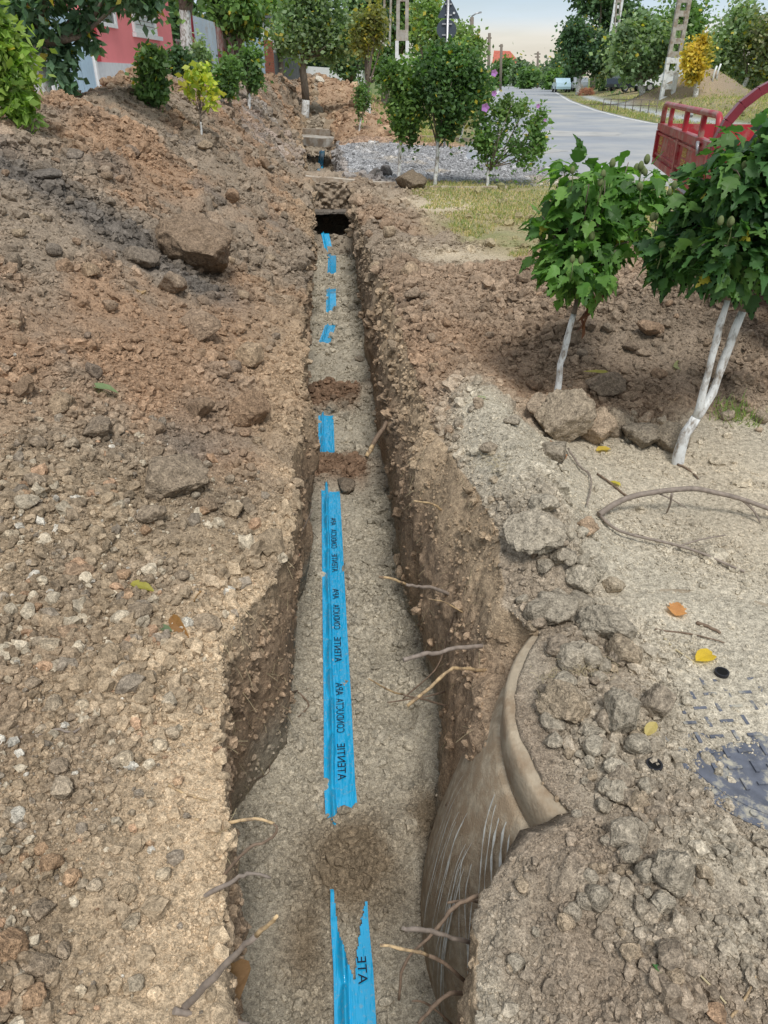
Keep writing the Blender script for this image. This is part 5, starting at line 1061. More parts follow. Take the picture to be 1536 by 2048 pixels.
tree('walnut_tree', 'large dark green tree with cracked whitewashed trunk before the pink house', T2F, (86, 215), [(-120, -140, 150, 50), (60, -120, 340, 15), (92, 60, 162, 190), (20, 20, 125, 95), (130, 0, 215, 60), (225, -30, 325, 35), (150, 55, 200, 100)], 4300, .115, BLUEG, .085, 1.3, 22, droop=.9, elong=1.9, lean=(66, 70), nb=12, ry=.8, clump=16)
tree('hibiscus_bush', 'dark green upright bush growing out of the top of the left heap', None, (306, 212), [(268, 100, 332, 165), (262, 135, 338, 205), (295, 82, 325, 120)], 2300, .075, MID, .02, 0, 23, 'bush', clump=12, droop=.3)
tree('sapling', 'sparse yellow-green sapling standing on the left heap', None, (402, 268), [(362, 140, 412, 190), (400, 160, 440, 215), (385, 125, 420, 170)], 330, .085, YG, .012, .12, 24, 'sapling', clump=14, droop=.5, nb=10, sig=.4, lean=(400, 220))
tree('bush', 'low dark bush below the whitewashed trunk', 15, None, [(318, 98, 385, 150)], 1800, .08, DK, .02, 0, 25, 'bush')
tree('bush', 'rounded grey green bush in front of the zinc fence', 16, None, [(380, 92, 422, 150)], 1200, .08, OLIVE, .02, 0, 26, 'bush')
tree('bush', 'leafy bush in front of the rusty fence', 15, None, [(425, 108, 480, 165), (430, 140, 475, 198)], 2200, .08, MID, .02, 0, 27, 'bush')
tree('young_tree', 'small tree with thin white stem beside the brick pillar', None, (497, 216), [(468, 100, 526, 160), (475, 130, 522, 185)], 2200, .09, MID, .03, .35, 28, droop=.2)
tree('lime_tree', 'tree with thick whitewashed trunk behind the low bush', 19.5, (370, 135), [(300, -240, 440, -30), (345, -80, 420, -5)], 2500, .16, MID, .13, 2.3, 29, lean=(368, 10), yel=.05)
tree('garden_tree', 'big green tree hanging over the zinc fence', 29, None, [(385, -90, 545, 48), (440, 0, 530, 70), (400, -60, 480, 50)], 5200, .20, MID, .14, 0, 30, yel=.06, droop=.4)
tree('garden_tree', 'bright green tree behind the brick pillar', 44, None, [(505, -60, 600, 90), (520, 40, 580, 105)], 3600, .26, c3((.14, .24, .06), (.18, .28, .08)), .14, 0, 31, yel=.04)
tree('pear_tree', 'wide grey-green tree with short white trunk near the dark panelled house', 33, (605, 142), [(528, 10, 640, 105), (590, -25, 700, 100), (630, 45, 730, 128), (540, -40, 640, 50)], 8200, .17, OLIVE, .13, .55, 32, nb=12, clump=14, lean=(612, 95))
tree('street_tree', 'dark tree standing behind the wide grey-green one', 47, None, [(650, 40, 745, 150), (690, -60, 800, 60)], 4800, .26, DK, .15, 0, 33)
tree('street_tree', 'yellowish tree with pale trunk by the plain grey pole', 31, (735, 160), [(698, 30, 770, 115), (725, 10, 790, 80)], 3200, .15, YOL, .09, .7, 34, yel=.08)
tree('street_tree', 'tall green tree rising behind the ladder-shaped pole', 50, None, [(740, -80, 850, 60), (760, 20, 860, 110)], 4600, .26, MID, .15, 0, 35)
tree('street_tree', 'light green tall tree behind the road sign', 38, None, [(812, -20, 900, 90), (850, 40, 965, 120), (930, 80, 985, 140)], 4800, .18, c3((.16, .25, .08), (.20, .29, .10), (.12, .19, .06)), .12, 0, 36, yel=.05)
tree('street_tree', 'slim dark tree left of the twin white-stemmed ones', 36, None, [(742, 100, 800, 175)], 1600, .18, MID, .08, 0, 37)
tree('young_tree', 'tiny tree with thin white stem left of the twin trees', None, (718, 262), [(704, 165, 748, 215), (708, 195, 735, 240)], 1300, .07, MID, .022, .45, 38)
tree('young_tree', 'left one of the two adjoining round-crowned trees by the gravel', None, (797, 368), [(760, 120, 850, 200), (770, 165, 868, 270), (790, 200, 840, 285)], 5200, .072, c3((.085, .165, .045), (.12, .21, .055), (.06, .12, .035)), .024, .85, 39, clump=14, yel=.03, lean=(802, 270))
tree('young_tree', 'right, taller and darker one of the two adjoining round-crowned trees', None, (869, 371), [(825, 92, 945, 190), (835, 130, 985, 230), (850, 190, 930, 275), (880, 100, 980, 180)], 8200, .072, c3((.055, .12, .035), (.08, .155, .045), (.04, .085, .03)), .028, .9, 40, clump=16, lean=(875, 275))
tree('young_tree', 'thin-stemmed tree half hidden between the twin trees and the flowering shrub', None, (918, 283), [(895, 150, 985, 240)], 2200, .09, YOL, .03, .7, 41)
hb = tree('hibiscus_shrub', 'small loose shrub with purple flowers at the edge of the gravel', None, (974, 371), [(938, 215, 1030, 330), (995, 182, 1060, 245), (1010, 245, 1098, 335), (1060, 215, 1100, 300)], 3300, .068, c3((.075, .15, .04), (.11, .20, .055), (.13, .21, .07)), .024, .28, 42, 'shrub', clump=14, nb=14, sig=.24)
Fh = (hb.location.y*math.cos(YAW)+hb.location.x*math.sin(YAW))-.45
V_, F_ = ICO[2]
for px, py, s_ in ((970, 215, .075), (988, 146, .06), (1076, 212, .04), (1090, 240, .03), (988, 187, .05)):
    mb = MB(); p = atF(px, py, Fh)-hb.location
    for i in range(5):
        a = i*2*math.pi/5; d1 = Vector((math.cos(a), -.5, math.sin(a))).normalized(); sd_ = Vector((-math.sin(a), 0, math.cos(a)))
        mb.add([p, p+d1*s_*.6+sd_*s_*.4, p+d1*s_, p+d1*s_*.6-sd_*s_*.4], [(0, 1, 2, 3)])
    o = mb.build('flower', M['purple'], hb); o.color = (.48, .22, .60, 1)
RTree = lambda *a, **k_: tree(*a, **k_)
tree('roadside_tree', 'dark rounded tree with white trunk beside the brush pile', None, (1155, 191), [(1112, 55, 1215, 130), (1120, 40, 1190, 90), (1135, 100, 1215, 150)], 6500, .34, c3((.05, .10, .045), (.065, .125, .055), (.04, .08, .04)), .22, 2.0, 50, nb=10)
tree('tall_tree', 'tall dark tree rising behind the dark rounded one', 100, None, [(1130, -70, 1290, 55), (1190, 20, 1290, 90)], 5500, .55, DK, .35, 0, 51)
tree('roadside_tree', 'wide olive tree with crossed white trunks', None, (1285, 188), [(1218, 70, 1330, 160), (1270, 50, 1370, 150), (1230, 30, 1300, 100)], 8000, .30, OLIVE, .16, 1.3, 52, nb=12, clump=15, fork=.35)
tree('roadside_tree', 'olive tree behind the leaning pole', 70, None, [(1290, 0, 1400, 120), (1330, 40, 1410, 150)], 6500, .36, MID, .2, 0, 53)
tree('roadside_tree', 'bright yellow autumn tree on the soil heap', None, (1390, 193), [(1362, 88, 1424, 145), (1368, 112, 1414, 160), (1400, 66, 1420, 98)], 3000, .22, YEL, .12, .9, 54, yel=0)
tree('roadside_tree', 'pale olive tree right of the yellow one', 60, (1425, 172), [(1400, 40, 1490, 150), (1440, 20, 1530, 120)], 6500, .30, OLIVE, .14, 1.2, 55, nb=10)
tree('roadside_tree', 'brownish olive tree at the right edge', 58, (1480, 175), [(1470, 40, 1570, 170), (1500, 10, 1620, 120)], 6000, .30, c3((.13, .17, .07), (.17, .18, .09), (.10, .14, .06)), .14, 1.2, 56, yel=.06)
tree('roadside_tree', 'grey-green tree between the ladder post and the dark tree', 82, None, [(1185, 70, 1270, 165)], 3500, .36, OLIVE, .16, 0, 57)
for i, (x0, x1, y0, cc, lab) in enumerate([(975, 1030, 112, MID, 'dark far tree hiding the foot of the red roof'), (1022, 1062, 128, FARG, 'far pale tree under the right end of the red roof'), (1055, 1090, 136, FARG, 'low far tree left of the distant pole'), (1080, 1115, 132, FARG, 'far tree right under the distant pole'), (1100, 1140, 120, FARG, 'taller far tree right of the distant pole'), (1035, 1075, 140, MID, 'darker low tree in the far row'), (1085, 1130, 145, MID, 'dark hedge-like tree at the far roadside')]):
    tree('far_tree', lab, 175-9*i, None, [(x0, y0, x1, 171)], 2200, .7, cc, .25, 0, 60+i, ry=1.2)
for i, (x0, y0, x1, y1, F, lab) in enumerate([(1195, 120, 1290, 186, 88, 'dark bush mass behind the ladder-shaped post'), (1275, 120, 1350, 184, 84, 'dark bushes behind the crossed white trunks'), (1400, 110, 1480, 186, 75, 'dark undergrowth behind the yellow tree'), (1470, 120, 1600, 190, 72, 'dark undergrowth at the right edge'), (1125, 130, 1160, 182, 110, 'bush by the parked cars')]):
    tree('bush', lab, F, None, [(x0, y0, x1, y1)], 3200, .42, DK, .1, 0, 70+i, 'bush', ry=.6)
for i, (x0, y0, x1, y1, F, lab) in enumerate([(560, 80, 680, 150, 62, 'dark bushes behind the wide grey-green tree'), (660, 100, 790, 165, 66, 'dark hedge behind the distant heaps'), (780, 90, 960, 185, 70, 'hedge beyond the twin trees'), (330, 0, 400, 120, 36, 'dark tree behind the railing'), (410, 20, 520, 110, 40, 'dense garden bush behind the rusty fence')]):
    tree('hedge_bush', lab, F, None, [(x0, y0, x1, y1)], 3600, .30, DK if i != 2 else MID, .1, 0, 80+i, 'bush', ry=.5)
# ------------------------------------------------------------------ fences, gates, houses on the left
def wallbox(mb, L0, L1, F0, F1, z0, z1, mi=0):
    pts = [cl(L0, F0), cl(L1, F0), cl(L1, F1), cl(L0, F1)]; return mb.prism(pts[::-1] if (L1-L0)*(F1-F0) < 0 else pts, z0, z1, mi)
def sheet(L_, F0, F1, z0, z1, pitch, depth, m, name, parent, n_panel=1):
    for k_ in range(n_panel):
        a, b = F0+(F1-F0)*k_/n_panel, F0+(F1-F0)*(k_+1)/n_panel-.01; nn = max(4, int((b-a)/pitch*2)); mb = MB(); vs_ = []
        for i in range(nn+1):
            f_ = a+(b-a)*i/nn; off = depth if i % 2 else 0
            for t in (0, .012): x_, y_ = cl(L_+off-t, f_); vs_ += [(x_, y_, z0), (x_, y_, z1+random.uniform(-.0, .0))]
        fs_ = []
        for i in range(nn):
            o = i*4; p_ = o+4; fs_ += [(o, p_, p_+1, o+1), (o+3, p_+3, p_+2, o+2), (o+1, p_+1, p_+3, o+3)]
        mb.add(vs_, fs_); mb.build(name, m, parent)
def post(L_, F_, z0, z1, w_, m, parent, name='post'): q = MB(); wallbox(q, L_-w_/2, L_+w_/2, F_-w_/2, F_+w_/2, z0, z1); q.build(name, m, parent)
g = empty('red_gate', (*cl(-5.25, 11), 1.1), 'dark red sheet-metal gate and fence at the far left with a pale post', 'gate')
def rel(parent):
    for o in bpy.data.objects:
        if o.parent == parent and not o.get('_r'): o.location = o.location-parent.location; o['_r'] = 1
sheet(-5.25, 7.5, 13.2, 1.16, 2.55, .25, .03, M['gatered'], 'sheet_panel', g, 5)
for f_ in (7.5, 9.4, 11.3, 13.3): post(-5.32, f_, 1.1, 2.65, .07, M['maroon'], g)
post(-5.3, 13.5, 1.1, 2.7, .22, M['whitew'], g, 'gate_pillar'); rel(g)
g = empty('yard_gate', (*cl(-5.25, 14.5), 1.1), 'pale blue and white metal gate beside the pink house', 'gate')
sheet(-5.28, 13.7, 15.7, 1.15, 2.45, .12, .02, M['bluesheet'], 'gate_leaf', g, 3); post(-5.3, 15.8, 1.1, 2.7, .10, M['whitew'], g); rel(g)
h = empty('pink_house', (*cl(-5.3, 19), 1.1), 'pink rendered house with white roller-shutter window and pale plinth', 'house')
q = MB(); wallbox(q, -11, -5.35, 15.9, 22.2, 1.75, 5.4); q.build('wall', M['pink'], h)
q = MB(); wallbox(q, -11.05, -5.30, 15.85, 22.25, .9, 1.75); q.build('plinth', M['plinth'], h)
q = MB(); wallbox(q, -5.345, -5.28, 15.88, 16.2, 1.76, 5.4); q.build('corner_strip', M['pinkdark'], h)
q = MB(); wallbox(q, -5.345, -5.26, 18.7, 20.9, 2.25, 2.33); q.build('window_sill', M['whitew'], h)
def window(parent, L_, F0, F1, z0, z1, m_in, slats=0):
    fr = MB(); t = .07
    for a, b, c_, d_ in ((F0, F1, z0, z0+t), (F0, F1, z1-t, z1), (F0, F0+t*1.6, z0+t, z1-t), (F1-t*1.6, F1, z0+t, z1-t)): wallbox(fr, L_, L_+.05, a, b, c_, d_)
    f_ = fr.build('window', M['whitew'], parent)
    if slats:
        for i in range(slats):
            zz0 = z0+t+(z1-z0-2*t)*i/slats; zz1 = z0+t+(z1-z0-2*t)*(i+.86)/slats; q = MB(); wallbox(q, L_+.005, L_+.03, F0+t*1.6, F1-t*1.6, zz0, zz1); o = q.build('slat', m_in, f_)
    else: q = MB(); wallbox(q, L_+.005, L_+.02, F0+t*1.6, F1-t*1.6, z0+t, z1-t); q.build('pane', m_in, f_)
    return f_
window(h, -5.345, 18.75, 20.6, 2.34, 4.3, M['shutter'], 22); window(h, -5.345, 16.5, 17.6, 2.34, 4.3, M['glass'])
q = MB(); q.prism([cl(-11.6, 15.4), cl(-5.0, 15.4), cl(-5.0, 22.7), cl(-11.6, 22.7)], 5.41, 5.55); q.build('roof', M['tile'], h)
rel(h)
rl = empty('metal_railing', (*cl(-5.3, 23), 1.1), 'grey metal railing between the pink house and the zinc fence', 'railing')
for i in range(8): post(-5.3, 22.4+i*.26, 1.1, 2.35, .03, M['steel'], rl, 'bar')
for zz in (1.5, 1.9, 2.3): q = MB(); wallbox(q, -5.31, -5.28, 22.3, 24.3, zz, zz+.04); q.build('rail', M['steel'], rl)
rel(rl)
g = empty('sheet_fence', (*cl(-5.3, 26), 1.1), 'grey corrugated zinc fence section next to the whitewashed trunk', 'fence')
sheet(-5.3, 24.6, 27.6, 1.0, 2.98, .11, .03, M['zinc'], 'sheet_panel', g, 3); post(-5.33, 24.5, 1.0, 3.05, .09, M['maroon'], g); rel(g)
g = empty('sheet_fence', (*cl(-5.3, 30), 1.1), 'rusty red and white sheet fence in the middle', 'fence')
sheet(-5.3, 27.75, 33.0, 1.0, 2.88, .22, .035, M['rust'], 'sheet_panel', g, 6); post(-5.33, 27.7, 1.0, 2.95, .09, M['maroon'], g); rel(g)
g = empty('sheet_fence', (*cl(-5.3, 35), 1.1), 'pale blue sheet fence section before the brick pillar', 'fence')
sheet(-5.3, 33.2, 38.4, 1.0, 2.98, .3, .03, M['bluesheet'], 'sheet_panel', g, 4); rel(g)
g = empty('brick_pillar', (*cl(-5.4, 40), 1.0), 'red brick gate pillar wall between blue fence and panelled house', 'pillar')
q = MB(); wallbox(q, -5.6, -5.32, 38.6, 41.8, .9, 3.0); q.build('mortar_core', M['mortar'], g)
for j in range(21):
    for i in range(6):
        f0 = 38.6+(i+(j % 2)*.5)*.53; f1 = min(f0+.51, 41.8)
        if f1-f0 < .1: continue
        q = MB(); wallbox(q, -5.33, -5.30-random.random()*.006, f0, f1, .95+j*.098, .95+j*.098+.084); q.build('brick', M['brick'], g)
rel(g)
h = empty('panelled_house', (*cl(-5.4, 49), 1.0), 'low house with dark grey panels under a row of white windows', 'house')
q = MB(); wallbox(q, -10, -5.4, 42.1, 57, .9, 3.9); q.build('wall', M['whitew'], h)
for i in range(10): q = MB(); wallbox(q, -5.39, -5.34, 42.2+i*1.48, 42.2+i*1.48+1.43, 1.3, 2.55); q.build('grey_panel', M['graypanel'], h)
for i in range(6): window(h, -5.395, 42.5+i*2.4, 44.4+i*2.4, 2.7, 3.55, M['glass'])
q = MB(); q.prism([cl(-10.5, 41.8), cl(-5.0, 41.8), cl(-5.0, 57.3), cl(-10.5, 57.3)], 3.91, 4.05); q.build('roof', M['graypanel'], h); rel(h)
h = empty('white_wall', (*cl(-3.5, 60), 1.0), 'white garden wall glimpsed behind the trees past the far heaps', 'wall')
q = MB(); q.bar((*cl(-5.2, 58), 1.4), (*cl(-1.2, 66), 1.2), .25, 1.5); q.build('wall_face', M['whitew'], h); rel(h)
# ------------------------------------------------------------------ poles, sign, far house
def ladder_pole(name, label, F, px0, py0, px1, py1, w_, white, zb=None, cat='utility pole', rung=1.0, d_=.22):
    a = atF(px0, py0, F); b = atF(px1, py1, F); a.z = min(a.z, down(a.x, a.y)+.05); ax = (b-a); H_ = ax.length; u = ax.normalized(); s_ = Vector((math.cos(YAW), -math.sin(YAW), 0)); q = Matrix((s_, u.cross(s_).normalized()*-1, u)).transposed()
    rt = empty(name, a-u*.3, label, cat); o0 = rt.location
    def seg_(t0, t1, m, nm):
        mb = MB()
        for sg in (-1, 1):
            wa = w_*(1-.25*t0/H_)/2; c_ = a+u*(t0+t1)/2+s_*sg*wa*.78-o0; mb.box(c_, (w_*.26, d_, t1-t0), mtx=q)
        z_ = t0
        while z_ < t1: c_ = a+u*(z_+.14)-o0; mb.box(c_, (w_*.56, d_*.9, .28), mtx=q); z_ += rung
        mb.build(nm, m, rt)
    if white > 0: seg_(-.3, white, M['whitec'], 'painted_base')
    if H_ > white+.1: seg_(white, H_, M['concrete'], 'shaft')
    return rt
M['whitec'] = mat('white_painted_concrete', (.74, .76, .77), .9, var=.08, scale=5, bump=.2, dirt=(.45, .43, .40), dscale=4, damt=.3)
ladder_pole('utility_pole', 'grey concrete ladder-shaped pole with white painted foot behind the left tree', 27, 803, 175, 806, -60, .40, 2.35)
ladder_pole('utility_pole', 'plain grey concrete pole left of the ladder-shaped one', 37, 770, 160, 777, -60, .34, 0, rung=9)
c0 = hit(1335, 192)[0]; Fp = c0.y*math.cos(YAW)+c0.x*math.sin(YAW)
ladder_pole('utility_pole', 'leaning concrete pole with tall white foot right of the road', Fp, 1334, 192, 1376, -40, 27*pix(c0), 66*pix(c0), rung=22*pix(c0))
c0 = hit(1209, 180)[0]; Fq_ = c0.y*math.cos(YAW)+c0.x*math.sin(YAW)
ladder_pole('utility_pole', 'short white ladder-shaped concrete stub across the road', Fq_, 1209, 179, 1215, 142, 16*pix(c0), 50, rung=14*pix(c0), d_=.15)
ladder_pole('utility_pole', 'distant grey concrete pole against the dark tree', 85, 1232, 120, 1240, -40, .45, 0, rung=1.2)
for px, py, lab in ((1192, 178, 'short white post left of the ladder-shaped stub'), (1425, 162, 'white post behind the soil heap, left of the two'), (1433, 158, 'white post behind the soil heap, right of the two')):
    c0 = hit(px, py)[0]; s_ = pix(c0); MB().tube([c0-Vector((0, 0, .2)), c0+Vector((.1*s_, 0, 14*s_)), c0+Vector((3*s_, 0, 26*s_))], 1.8*s_, 8).build('white_post', M['whitec']); tag(bpy.context.scene.collection.objects[-1], lab, 'post')
sg = empty('road_sign', (*cl(1.55, 20.5), 0), 'back of a triangular warning sign above a round sign on one grey tube', 'road sign'); B = sg.location
sF = 20.5; s1_ = atF(897, 0, sF); k_ = pix(atF(897, 30, sF))
p0 = atF(889, 290, sF); MB().tube([Vector((p0.x, p0.y, -.3))-B, atF(897, -16, sF)-B], .032, 12).build('post', M['steel'], sg)
def plate(pts, nm, m, Fo):
    mb = MB(); a = [atF(px, py, Fo)-B for px, py in pts]; n_ = Vector((math.sin(YAW), math.cos(YAW), 0))*.012; nn = len(a)
    mb.add(a+[p+n_ for p in a], [tuple(range(nn)), tuple(range(nn, 2*nn))[::-1]]+[(i, nn+i, nn+(i+1) % nn, (i+1) % nn) for i in range(nn)]); mb.build(nm, m, sg)
plate([(877, 36), (918, 38), (919, 34), (899, -6), (895, -6), (876, 32)], 'triangular_plate', M['sign'], sF+.06)
plate([(893+20*math.cos(a), 59+21*math.sin(a)) for a in np.linspace(0, 2*math.pi, 29)[:-1]], 'round_plate', M['sign'], sF+.06)
plate([(906, 24), (910, 24), (910, 28), (906, 28)], 'sticker', M['whitew'], sF+.03)
for yy in (8, 30, 48, 70): q = MB(); q.bar(atF(884 if yy > 40 else 890, yy, sF+.04)-B, atF(904, yy, sF+.04)-B, .02, .03); q.build('bracket', M['steel'], sg)
def util(px, top, base, F, r_, lab, arms=(), lamp=None):
    a = atF(px, base, F); b = atF(px+1, top, F); a.z = down(a.x, a.y)-.2; rt = empty('utility_pole', a, lab, 'utility pole'); MB().tube([Vector((0, 0, 0)), b-a], [r_*1.2, r_], 8).build('shaft', M['wood'], rt)
    for y_, hw in arms: q = MB(); q.bar(atF(px-hw, y_, F)-a, atF(px+hw, y_, F)-a, r_, r_); q.build('crossarm', M['wood'], rt)
    if lamp: MB().tube([atF(px, lamp[1]+8, F)-a, atF((px+lamp[0])/2, lamp[1]+2, F)-a, atF(lamp[0], lamp[1], F)-a], r_*.4, 6).build('lamp_arm', M['steel'], rt); q = MB(); q.bar(atF(lamp[0]-3, lamp[1]+.5, F)-a, atF(lamp[0]+2, lamp[1]-.5, F)-a, r_*1.4, r_*.8); q.build('lamp_head', M['steel'], rt)
util(943, 34, 160, 62, .13, 'pole with a curved street lamp left of the sky gap', [(40, 4)], (961, 25))
util(978, 66, 160, 85, .14, 'far wooden pole above the left end of the red roof', [(76, 5), (82, 3)])
util(1002, 88, 160, 110, .16, 'far pole standing in front of the red roof', [(92, 4)])
util(1075, 103, 165, 140, .17, 'most distant pole, alone in the sky gap', [(108, 6), (114, 5)])
hh = atF(1010, 150, 190); h = empty('far_house', Vector((hh.x, hh.y, 0)), 'distant house with a big red tiled roof above the trees', 'house'); B = h.location
q = MB(); q.box(Vector((0, 4, 1.6)), (8.0, 8, 3.4), rz=-YAW); q.build('wall', M['plinth'], h)
pr = [atF(984, 128, 188)-B, atF(1044, 130, 188)-B, atF(1020, 102, 192)-B, atF(988, 101, 192)-B, atF(984, 128, 202)-B, atF(1044, 130, 202)-B]; q = MB(); q.add(pr, [(0, 1, 2, 3), (5, 4, 3, 2), (1, 5, 2), (4, 0, 3), (0, 4, 5, 1)]); q.build('roof', M['tile'], h)
# ------------------------------------------------------------------ parked cars
def car(label, px, py, F, lenpx, m, h_=1.45, kind='car', face=1, rz=None):
    c0 = atF(px, py, F); c0.z = down(c0.x, c0.y); L_ = 4.1 if kind == 'car' else 4.8; rt = empty('parked_car' if kind == 'car' else 'parked_van', c0, label, 'car' if kind == 'car' else 'van'); rt.rotation_euler = (0, 0, rz if rz is not None else -YAW); s_ = 1
    if kind == 'car': prof_ = [(-2.05, .35), (2.05, .35), (2.1, .62), (1.95, .85), (1.1, .98), (.55, 1.40), (-.75, 1.45), (-1.5, 1.05), (-2.0, .98), (-2.1, .6)]
    else: prof_ = [(-2.4, .4), (2.35, .4), (2.4, .8), (2.1, 1.05), (1.5, 1.9), (1.1, 2.05), (-2.35, 2.1), (-2.4, 1.0)]
    q = Matrix.Rotation(math.pi/2, 3, 'X'); mb = MB(); mb.prism([(a*face, b) for a, b in prof_], -.83, .83, mtx=q); body = mb.build('body', m, rt)
    wn = [(-1.35, 1.02), (.95, 1.02), (.48, 1.34), (-.7, 1.38)] if kind == 'car' else [(.9, 1.15), (1.75, 1.15), (1.4, 1.8), (.9, 1.85)]
    for sd_ in (-.845, .832): mb = MB(); mb.prism([(a*face, b) for a, b in wn], sd_, sd_+.012, mtx=q); mb.build('side_window', M['glass'], rt)
    for wx in ((-1.3, 1.3) if kind == 'car' else (-1.5, 1.5)):
        for sd_ in (-.86, .66):
            nn = 18; mb = MB(); mb.prism([(wx+.31*math.cos(2*math.pi*i/nn), .31+.31*math.sin(2*math.pi*i/nn)) for i in range(nn)], sd_, sd_+.2, mtx=q); wh = mb.build('wheel', M['rubber'], rt)
            for e in (sd_-.004, sd_+.2): mb = MB(); mb.prism([(wx+.18*math.cos(2*math.pi*i/nn), .31+.18*math.sin(2*math.pi*i/nn)) for i in range(nn)], e, e+.004, mtx=q); mb.build('hub_cap', M['steel'], wh)
    for yy in (-.6, .6): q2 = MB(); q2.box(((2.08 if kind == 'car' else 2.38)*face, yy, .68), (.06, .28, .14)); q2.build('headlight', M['glass'], rt)
    return rt
car('pale blue car parked far down the road', 1122, 177, 100, 30, M['blue_car'], rz=R(82))
car('white car parked just right of the pale blue one', 1158, 179, 104, 20, M['white_car'], rz=R(78))
car('dark green car parked behind the ladder-shaped stub', 1262, 181, 72, 28, M['green_car'], rz=R(20))
car('white van parked behind the leaning pole', 1335, 178, 66, 50, M['white_car'], kind='van', rz=R(-10))
# brush pile, rail and small things across the road
c0 = hit(1172, 191)[0]; s_ = pix(c0); r_q = np.random.default_rng(3); mb = MB()
for i in range(260):
    u = r_q.normal(size=3); u /= np.linalg.norm(u); p = c0+Vector((u[0]*15*s_, u[1]*12*s_, abs(u[2])*12*s_)); d_ = Vector(r_q.normal(size=3))*2.6*s_; mb.bar(p-d_, p+d_, .5*s_, .5*s_)
M['brush'] = mat('rusty_brush', (.42, .20, .12), .9, var=.35, scale=2, bump=0); tag(mb.build('brush_pile', M['brush']), 'rust-coloured pile of cut brush at the foot of the dark rounded tree', 'brush pile', kind='stuff')
a0 = hit(1205, 222)[0]; a1 = hit(1312, 226)[0]; rt = empty('pipe_railing', a0, 'low rusty pipe railing of the culvert across the road', 'railing')
for i in range(8): p = a0.lerp(a1, i/7)-a0; MB().tube([p-Vector((0, 0, .1)), p+Vector((0, 0, .55))], .022, 6).build('upright', M['wood'], rt)
for hh_ in (.30, .55): MB().tube([Vector((0, 0, hh_)), a1-a0+Vector((0, 0, hh_))], .02, 6).build('rail', M['wood'], rt)
# ------------------------------------------------------------------ cargo tricycle
A = Vector((*cl(2.35, 7.05), 0)); Bv = Vector((*cl(1.95, 4.85), 0)); ud = (Bv-A).normalized(); ang = math.atan2(ud.y, ud.x); LB = (Bv-A).length
tri = empty('cargo_tricycle', A, 'red cargo tricycle parked at the roadside behind the shrubs', 'tricycle', rz=ang)
WB = 1.05; z0_, z1_, z2_ = .86, 1.165, 1.31          # local x forward, +y to the tricycle's left (right in the photo)
sgn = 1 if (Matrix.Rotation(ang, 3, 'Z') @ Vector((0, 1, 0))).dot(Vector((1, 0, 0))) > 0 else -1
def tb(c, d, nm, m='red', parent=None): q = MB(); q.box((c[0], c[1]*sgn, c[2]), d); return q.build(nm, M[m], parent or tri)
sp = tb((LB/2, 0, (z0_+z1_)/2), (LB-.06, .03, z1_-z0_-.04), 'side_panel')
for k_, (zz, hh_) in enumerate(((z1_-.02, .05), (z0_+.025, .05), (z0_+.235, .016), (z0_+.085, .016))): tb((LB/2, -.006, zz), (LB-.002*k_, .056 if k_ < 2 else .048, hh_), 'pressed_rib', parent=sp)
for xx in (.02, LB-.02, LB/2): tb((xx, -.008, (z0_+z1_)/2), (.05, .060, z1_-z0_-.1), 'pressed_rib', parent=sp)
tb((LB/2, WB, (z0_+z1_)/2), (LB-.06, .03, z1_-z0_), 'side_panel'); tb((0, WB/2, (z0_+z1_)/2), (.03, WB-.04, z1_-z0_), 'tailgate'); tb((LB, WB/2, (z0_+z1_)/2), (.03, WB-.04, z1_-z0_), 'front_board'); tb((LB/2, WB/2, z0_+.01), (LB-.05, WB-.05, .02), 'bed_floor')
def rail_(y_):
    q = MB(); yy = y_*sgn; q.tube([(.01, yy, z1_), (.01, yy, z2_-.05), (.03, yy, z2_-.015), (.07, yy, z2_), (LB-.07, yy, z2_), (LB-.02, yy, z2_-.02), (LB-.01, yy, z2_-.06), (LB-.01, yy, z1_)], .021, 8); q.build('guard_rail', M['red'], tri)
    for xx in (.42, 1.12, 1.75): tb((xx, y_, (z1_+z2_)/2), (.045, .03, z2_-z1_-.01), 'rail_upright')
rail_(0); rail_(WB)
for xx in (.42,): pass
for i, (t, ox, cap, mm_, oz) in enumerate((('VOLTA', .52, .095, 'redlight', z0_+.11),)):
    me = text_mesh(t, .13); me.materials.append(M[mm_]); o = put('lettering', me, sp); 
    o.matrix_local = Matrix(((1, 0, 0, ox), (0, 0, -sgn*-1, -.0175*sgn), (0, 1, 0, oz), (0, 0, 0, 1))) if sgn > 0 else Matrix(((1, 0, 0, ox), (0, 0, 1, .0175), (0, 1, 0, oz), (0, 0, 0, 1)))
# two rows of square printed characters (品质 保证) in gold
def glyphs(ox, oz):
    pats = ['0110 0110 1111 1011 1111', '1111 1010 1111 0110 1111', '1011 1111 0110 1111 1010', '1111 0100 1110 0101 1111', '1101 0111 1101 1011 1111', '0111 1110 1011 0110 1101']
    for i, pt in enumerate(pats):
        gx = ox+(i % 3)*.058; gz = oz-(i//3)*.075; q = MB()
        for ry_, row in enumerate(pt.split()):
            for cx2, ch in enumerate(row):
                if ch == '1': q.box((gx+cx2*.0125, -.0165*sgn, gz-ry_*.0125), (.0115, .003, .0085))
        q.build('printed_character', M['gold'], sp)
glyphs(.12, z0_+.215); glyphs(1.30, z0_+.215)
q = MB(); q.tube([(LB-.28, -.035*sgn, z1_-.03), (LB-.22, -.06*sgn, z1_-.01), (LB-.20, -.05*sgn, z1_-.08)], .012, 8); q.build('latch', M['steel'], tri)
